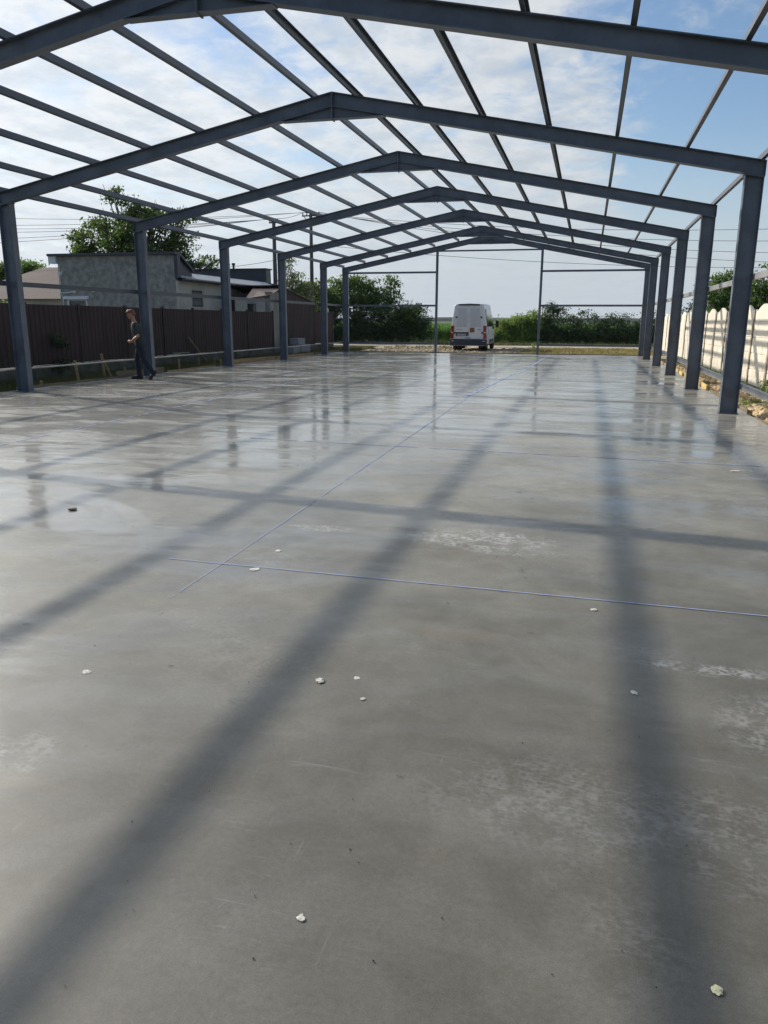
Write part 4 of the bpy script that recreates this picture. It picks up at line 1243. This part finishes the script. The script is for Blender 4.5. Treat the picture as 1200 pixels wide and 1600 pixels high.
# ------------------------------------------------------------------ the van
van = thing('delivery_van', 'white panel van with closed twin rear doors parked beyond the far end of the slab', 'van', (-6.55, 44.0, -.105), .02)


def van_section(hw_b, hw_m, hw_t, zb, zm, zt, rnd):
    """closed outline in XZ, from bottom right round to bottom left"""
    pts = [(hw_b * .97, zb), (hw_b, zb + .10), (hw_m, zm)]
    for i in range(6):
        a = i / 5 * math.pi / 2
        pts.append((hw_t - rnd + rnd * math.cos(a) + (0 if i else .0), zt - rnd * .8 + rnd * .8 * math.sin(a)))
    pts.append((0, zt + .035))
    L = [(-x, z) for x, z in reversed(pts[:-1])]
    return pts + L


secs = [(.0, van_section(1.02, 1.00, .82, .42, 1.15, 2.58, .20)), (.06, van_section(1.03, 1.015, .835, .40, 1.15, 2.60, .20)),
        (1.2, van_section(1.03, 1.02, .86, .38, 1.15, 2.63, .20)), (3.2, van_section(1.03, 1.02, .86, .38, 1.15, 2.63, .20)),
        (3.75, van_section(1.02, 1.0, .82, .38, 1.15, 2.45, .22)), (4.5, van_section(1.0, .98, .72, .38, 1.15, 1.75, .24)),
        (4.9, van_section(.98, .95, .80, .38, .95, 1.28, .2)), (5.35, van_section(.90, .88, .74, .40, .85, 1.08, .2)), (5.5, van_section(.80, .78, .66, .45, .8, .98, .18))]
b = MB(); n = len(secs[0][1])
for y, sct in secs: b.v += [(x, y, z) for x, z in sct]
for k in range(len(secs) - 1):
    for j in range(n):
        j2 = (j + 1) % n
        b.f.append((k * n + j, k * n + j2, (k + 1) * n + j2, (k + 1) * n + j))
b.f.append(tuple(range(n))); b.f.append(tuple(range((len(secs) - 1) * n, len(secs) * n)))
body = b.build('body', M['van_white'], van)
bevel(body, .02, 2)
# rear doors as two pressed leaves with recessed upper and lower fields
for sgn in (-1, 1):
    def dx(q): return sgn * q
    d = MB()
    out = [(.012, .68), (.80, .68), (.80, 1.15), (.66, 2.44), (.012, 2.44)]
    d.hexa([(dx(x), -.028, z) for x, z in out], [(dx(x), -.002, z) for x, z in out])
    door = bevel(d.build('rear_door', M['van_white'], van), .01, 2)
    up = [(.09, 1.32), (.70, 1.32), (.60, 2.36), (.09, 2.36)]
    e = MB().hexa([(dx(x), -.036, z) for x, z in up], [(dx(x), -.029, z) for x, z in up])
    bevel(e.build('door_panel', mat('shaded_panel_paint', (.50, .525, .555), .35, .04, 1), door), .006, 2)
    for z in (1.86, 1.02):
        wz = .78 - max(0, (z - 1.15)) * .115
        h = MB().box(dx(wz) - .05, -.065, z - .05, dx(wz) + .05, -.029, z + .05)
        bevel(h.build('hinge', M['black_metal'], door), .012, 2)
# roof lip with dark vent strip
MB().hexa([(-.60, -.034, 2.50), (.60, -.034, 2.50), (.60, -.001, 2.50), (-.60, -.001, 2.50)], [(-.58, -.03, 2.575), (.58, -.03, 2.575), (.58, -.001, 2.585), (-.58, -.001, 2.585)]).build('roof_vent', M['black_metal'], van)
for sgn in (-1, 1):
    t = MB().hexa([(sgn * .845, -.05, .70), (sgn * 1.015, -.035, .70), (sgn * 1.03, .10, .70), (sgn * .845, -.003, .70)], [(sgn * .83, -.05, 1.40), (sgn * .985, -.035, 1.40), (sgn * 1.0, .10, 1.40), (sgn * .83, -.003, 1.40)])
    lamp = t.build('tail_light', M['tail_red'], van)
    for z0, z1, mm in ((1.01, 1.07, M['tail_clear']),):
        MB().box(min(sgn * .85, sgn * .99), -.056, z0, max(sgn * .85, sgn * .99), -.0505, z1).build('lens', mm, lamp)
bp = MB().hexa([(-1.02, -.16, .30), (1.02, -.16, .30), (1.04, .20, .30), (-1.04, .20, .30)], [(-1.03, -.16, .66), (1.03, -.16, .66), (1.045, .20, .66), (-1.045, .20, .66)])
bump = bevel(bp.build('bumper', M['van_navy'], van), .03, 3)
for sgn in (-1, 1):
    MB().box(sgn * .88 - .06, -.168, .545, sgn * .88 + .06, -.1605, .585).build('reflector', M['tail_clear'], bump)
MB().box(-.97, -.175, .30, .97, -.1605, .335).build('step_edge', M['chrome'], bump)
# number plate recess, plate, hazard plate, badges, handles
rec = MB().box(-.72, -.045, .83, -.06, -.0285, 1.05).build('plate_recess', M['black_metal'], van)
npl = MB().box(-.65, -.052, .855, -.13, -.0455, .965).build('number_plate', M['plate_white'], rec)
MB().box(.075, -.045, 1.04, .335, -.0365, 1.29).build('hazard_plate', M['plate_orange'], van)
MB().box(-.66, -.034, 1.18, -.34, -.0285, 1.215).build('badge', M['chrome'], van)
MB().box(.50, -.034, 1.17, .70, -.0285, 1.215).build('badge', M['chrome'], van)
MB().box(-.16, -.05, .72, .10, -.0285, .765).build('door_handle', M['chrome'], van)
MB().box(-.055, -.055, .86, .0, -.0285, 1.06).build('door_handle', M['black_metal'], van)
# wheels
for (x, y) in ((.86, 1.05), (-.86, 1.05), (.88, 4.55), (-.88, 4.55)):
    wsgn = 1 if x > 0 else -1
    wh = MB().lathe([(.20, -.10), (.33, -.11), (.36, -.08), (.365, 0), (.36, .08), (.33, .11), (.20, .10)], 'x', (x, y, .363), 28).build('wheel', M['rubber'], van, smooth=True)
    MB().lathe([(0, .02), (.10, .06), (.14, .04), (.20, .09), (.205, -.09), (0, -.09)], 'x', (x, y, .363), 20).build('rim', M['rim'], wh, smooth=True)
    if y < 2:
        xi = x - wsgn * .25
        MB().lathe([(.20, -.10), (.33, -.11), (.36, -.08), (.365, 0), (.36, .08), (.33, .11), (.20, .10), (.0, .05)], 'x', (xi, y, .363), 28).build('inner_tyre', M['rubber'], wh, smooth=True)
MB().tube([(-.7, 1.05, .36), (.7, 1.05, .36)], .07, 10).build('rear_axle', M['black_metal'], van)
MB().box(-.55, .3, .33, -.40, 4.6, .42).build('chassis_rail', M['black_metal'], van)
MB().box(.40, .3, .33, .55, 4.6, .42).build('chassis_rail', M['black_metal'], van)
MB().box(-.98, .21, .36, .98, 5.0, .40).build('floor_pan', M['black_metal'], van)
for sgn in (-1, 1):
    # side windows, lower cladding, mirror
    MB().hexa([(sgn * 1.035, 3.30, 1.22), (sgn * 1.03, 4.15, 1.22), (sgn * 1.005, 4.15, 1.22), (sgn * 1.005, 3.30, 1.22)], [(sgn * .90, 3.36, 2.05), (sgn * .90, 3.80, 2.05), (sgn * .86, 3.80, 2.05), (sgn * .86, 3.36, 2.05)]).build('cab_window', M['glass'], van)
    MB().hexa([(sgn * 1.04, 1.3, .42), (sgn * 1.04, 3.9, .42), (sgn * 1.02, 3.9, .42), (sgn * 1.02, 1.3, .42)], [(sgn * 1.045, 1.3, .64), (sgn * 1.045, 3.9, .64), (sgn * 1.02, 3.9, .64), (sgn * 1.02, 1.3, .64)]).build('side_cladding', M['van_navy'], van)
    mi = MB(); mi.tube([(sgn * 1.0, 4.05, 1.45), (sgn * 1.18, 4.0, 1.50)], .025, 8)
    mi.hexa([(sgn * 1.12, 3.93, 1.28), (sgn * 1.32, 3.93, 1.28), (sgn * 1.31, 4.08, 1.30), (sgn * 1.13, 4.08, 1.30)], [(sgn * 1.12, 3.93, 1.70), (sgn * 1.31, 3.93, 1.68), (sgn * 1.30, 4.08, 1.66), (sgn * 1.13, 4.08, 1.66)])
    bevel(mi.build('mirror', M['black_metal'], van), .02, 2)
MB().hexa([(.905, .35, 1.36), (.905, 3.15, 1.36), (1.012, 3.15, 1.36), (1.012, .35, 1.36)], [(.80, .35, 2.30), (.80, 3.15, 2.30), (.905, 3.15, 2.30), (.905, .35, 2.30)]).build('side_window', M['glass'], van)
MB().hexa([(-.70, 4.52, 1.74), (.70, 4.52, 1.74), (.62, 4.40, 1.74), (-.62, 4.40, 1.74)], [(-.74, 3.84, 2.36), (.74, 3.84, 2.36), (.70, 3.76, 2.34), (-.70, 3.76, 2.34)]).build('windscreen', M['glass'], van)


# ------------------------------------------------------------------ the walking man
# local axes: x forward (the way he walks), y his left, z up
def ellipsoid(b, c, r, pitch=0.0, n=16, m=10):
    i0 = len(b.v); cp, sp = math.cos(pitch), math.sin(pitch)
    for i in range(m + 1):
        a = math.pi * (.001 + .998 * i / m)
        for j in range(n):
            th = 2 * math.pi * j / n
            x, y, z = r[0] * math.sin(a) * math.cos(th), r[1] * math.sin(a) * math.sin(th), r[2] * math.cos(a)
            b.v.append((c[0] + x * cp + z * sp, c[1] + y, c[2] - x * sp + z * cp))
    for i in range(m):
        for j in range(n):
            j2 = (j + 1) % n
            b.f.append((i0 + i * n + j, i0 + i * n + j2, i0 + (i + 1) * n + j2, i0 + (i + 1) * n + j))
    b.f.append(tuple(range(i0, i0 + n))); b.f.append(tuple(range(i0 + m * n, i0 + m * n + n)))


def rings(b, L, n=18):
    """stack of level ellipses (centre x, centre y, z, half depth, half width)"""
    i0 = len(b.v)
    for cx, cy, z, rx, ry in L:
        for j in range(n):
            th = 2 * math.pi * j / n
            b.v.append((cx + rx * math.cos(th), cy + ry * math.sin(th), z))
    for i in range(len(L) - 1):
        for j in range(n):
            j2 = (j + 1) % n
            b.f.append((i0 + i * n + j, i0 + i * n + j2, i0 + (i + 1) * n + j2, i0 + (i + 1) * n + j))
    b.f.append(tuple(range(i0, i0 + n))); b.f.append(tuple(range(i0 + (len(L) - 1) * n, i0 + len(L) * n)))


def limb(b, pts, add=0.0, n=12):
    b.tube([p[:3] for p in pts], [p[3] + add for p in pts], n)
    for p in pts: ellipsoid(b, p[:3], (p[3] + add,) * 3, 0, n, 8)


def flesh(b, name, m, parent=None, voxel=.006, smooth=4):
    """one continuous surface over overlapping volumes"""
    o = b.build(name, m, parent)
    r = o.modifiers.new('remesh', 'REMESH'); r.mode = 'VOXEL'; r.voxel_size = voxel; r.use_smooth_shade = True
    sm = o.modifiers.new('smooth', 'SMOOTH'); sm.factor = .5; sm.iterations = smooth
    return o


torso = [(-.055, 0, .82, .100, .150), (-.052, 0, .90, .118, .168), (-.045, 0, .97, .114, .163), (-.035, 0, 1.05, .105, .150), (-.015, 0, 1.17, .115, .160),
         (.005, 0, 1.28, .122, .180), (.022, 0, 1.36, .112, .192), (.035, 0, 1.42, .092, .165), (.050, 0, 1.46, .070, .105), (.060, 0, 1.49, .060, .062), (.085, 0, 1.56, .056, .056), (.10, 0, 1.62, .054, .052)]
legR = [(-.045, -.090, .88, .094), (.02, -.098, .70, .079), (.075, -.10, .50, .058), (.058, -.10, .36, .060), (.045, -.10, .12, .040), (.05, -.10, .075, .040)]
legL = [(-.060, .090, .88, .094), (-.105, .098, .70, .079), (-.150, .10, .51, .058), (-.235, .10, .37, .059), (-.345, .10, .19, .040), (-.375, .10, .15, .040)]
armL = [(.020, .165, 1.395, .060), (-.025, .215, 1.27, .050), (-.065, .240, 1.13, .041), (.040, .205, 1.05, .043), (.135, .130, .985, .028)]
armR = [(.030, -.165, 1.395, .060), (.020, -.215, 1.26, .050), (-.010, -.235, 1.12, .041), (.075, -.190, 1.04, .043), (.150, -.105, .975, .028)]


def hand(b, wr, d, side):
    """palm, four bent fingers of different length and a thumb; d: direction of the palm"""
    w0 = Vector(wr[:3]); d = Vector(d).normalized(); n = Vector((0, -side, .25)).normalized(); u = d.cross(n).normalized()
    if u.z < 0: u = -u
    limb(b, [tuple(w0) + (.026,), tuple(w0 + d * .04 + u * .012) + (.026,), tuple(w0 + d * .082 + u * .016) + (.019,)])
    limb(b, [tuple(w0 + d * .01) + (.024,), tuple(w0 + d * .05 - u * .014) + (.022,), tuple(w0 + d * .080 - u * .018) + (.018,)])
    for off, L in ((.029, .070), (.010, .080), (-.010, .074), (-.029, .056)):
        a = w0 + d * .085 + u * off
        p = a + (d + n * .25).normalized() * L * .5; q = p + (d * .55 + n * .85).normalized() * L * .5
        limb(b, [tuple(a) + (.0098,), tuple(p) + (.0090,), tuple(q) + (.0078,)], 0, 8)
    t0 = w0 + d * .025 + u * .026; t1 = t0 + (d * .7 + u * .55 + n * .3).normalized() * .042; t2 = t1 + (d + n * .4).normalized() * .032
    limb(b, [tuple(t0) + (.013,), tuple(t1) + (.011,), tuple(t2) + (.009,)], 0, 8)


HP = .30                                            # the head is bent down
HC = Vector((.125, 0, 1.690))
def hp(x, y, z):                                    # point in the head's own axes
    return (HC.x + x * math.cos(HP) + z * math.sin(HP), HC.y + y, HC.z - x * math.sin(HP) + z * math.cos(HP))


b = MB()
rings(b, torso)
for L in (legR, legL, armL, armR): limb(b, L)
ellipsoid(b, tuple(HC), (.100, .078, .112), HP)
ellipsoid(b, hp(.045, 0, -.060), (.058, .058, .062), HP)            # jaw
ellipsoid(b, hp(.078, 0, -.092), (.024, .026, .020), HP)            # chin
ellipsoid(b, hp(.098, 0, -.020), (.020, .013, .026), HP + .3)       # nose
ellipsoid(b, hp(.082, 0, .018), (.022, .055, .014), HP)             # brow
ellipsoid(b, hp(.088, 0, -.062), (.016, .026, .011), HP)            # lips
for sy in (-1, 1):
    ellipsoid(b, hp(-.008, sy * .080, -.012), (.022, .011, .033), HP)   # ears
    ellipsoid(b, hp(.066, sy * .042, -.030), (.026, .026, .026), HP)    # cheeks
limb(b, [(.05, -.10, .075, .040), (.10, -.10, .045, .034), (.19, -.10, .030, .028)])
limb(b, [(-.375, .10, .15, .040), (-.34, .10, .09, .034), (-.28, .10, .045, .028)])
hand(b, armL[-1], (.75, -.55, -.10), 1)
hand(b, armR[-1], (.80, .45, -.05), -1)
man = flesh(b, 'person', M['skin'], None, .0055, 2)
man.location = (-11.565, 18.46, .0)
man.rotation_euler = (0, 0, math.atan2(-.33, -.945))
tag(man, 'man in dark t-shirt and navy trousers walking beside a column, looking down', 'person')
b = MB()
rings(b, [(-.050, 0, .845, .132, .182)] + [(c[0], c[1], c[2], c[3] + .016, c[4] + .014) for c in torso[1:8]] + [(.048, 0, 1.455, .080, .112), (.055, 0, 1.478, .074, .078)])
for L in (armL, armR):
    limb(b, [L[0], L[1], tuple(Vector(L[1][:3]).lerp(Vector(L[2][:3]), .35)) + (.050,)], .017)
flesh(b, 'shirt', M['tee'], man, .009, 3)
b = MB()
rings(b, [(-.055, 0, .80, .118, .168), (-.052, 0, .90, .130, .180), (-.045, 0, .965, .124, .173)])
for L in (legR, legL):
    limb(b, [L[0], L[1], L[2], L[3][:3] + (.064,), L[4][:3] + (.052,), L[5][:3] + (.050,)], .014)
flesh(b, 'trousers', M['trousers'], man, .009, 3)
# short hair, fuller on top and swept forward
b = MB()
ellipsoid(b, hp(-.012, 0, .040), (.100, .083, .082), HP)
ellipsoid(b, hp(-.045, 0, .000), (.066, .080, .085), HP)
for k in range(46):
    a = random.uniform(-2.6, 2.6); q = random.uniform(.1, 1.0)
    ellipsoid(b, hp(.020 + .085 * math.cos(a) * q * (1 if math.cos(a) > 0 else .9), .068 * math.sin(a) * q, .062 + .052 * (1 - q * q)), (.026, .016, .018), HP + random.uniform(-.5, .5), 8, 6)
flesh(b, 'hair', M['hair'], man, .006, 1)
for sy in (-1, 1):
    MB().blob(hp(.094, sy * .032, .000), .010, 0, 2).build('eye', M['eye'], man, smooth=True)


def shoe(ankle, toe):
    a = Vector(ankle); t = Vector(toe); d = (t - a).normalized(); up = Vector((0, 0, 1)); up = (up - d * up.dot(d)).normalized()
    b = MB()
    limb(b, [tuple(a - d * .050) + (.043,), tuple(a + d * .03) + (.047,), tuple(a + d * .12 - up * .006) + (.045,), tuple(a + d * .185 - up * .014) + (.036,)])
    limb(b, [tuple(a) + (.044,), tuple(a + up * .055 - d * .008) + (.050,)])
    b.hexa([tuple(a + d * q + Vector((0, y, 0)) - up * .052) for q, y in ((-.085, -.034), (.10, -.046), (.215, -.030), (.215, .030), (.10, .046), (-.085, .034))],
           [tuple(a + d * q + Vector((0, y, 0)) - up * .022) for q, y in ((-.085, -.034), (.10, -.046), (.215, -.030), (.215, .030), (.10, .046), (-.085, .034))])
    return flesh(b, 'shoe', M['shoe'], man, .007, 2)


shoe((.04, -.10, .054), (.30, -.10, .054))
shoe((-.385, .10, .165), (-.285, .10, .055))

# ------------------------------------------------------------------ haze over the plain
hz, t = new_mat('haze')
vol = t.n('ShaderNodeVolumePrincipled')
vol.inputs['Color'].default_value = (.86, .90, .95, 1)
vol.inputs['Density'].default_value = .00008
vol.inputs['Anisotropy'].default_value = .2
om = t.n('ShaderNodeOutputMaterial')
t.t.links.new(vol.outputs[0], om.inputs['Volume'])
hzo = MB().box(-3600, -900, -3, 3600, 4300, 25).build('haze', hz)
tag(hzo, kind='stuff')
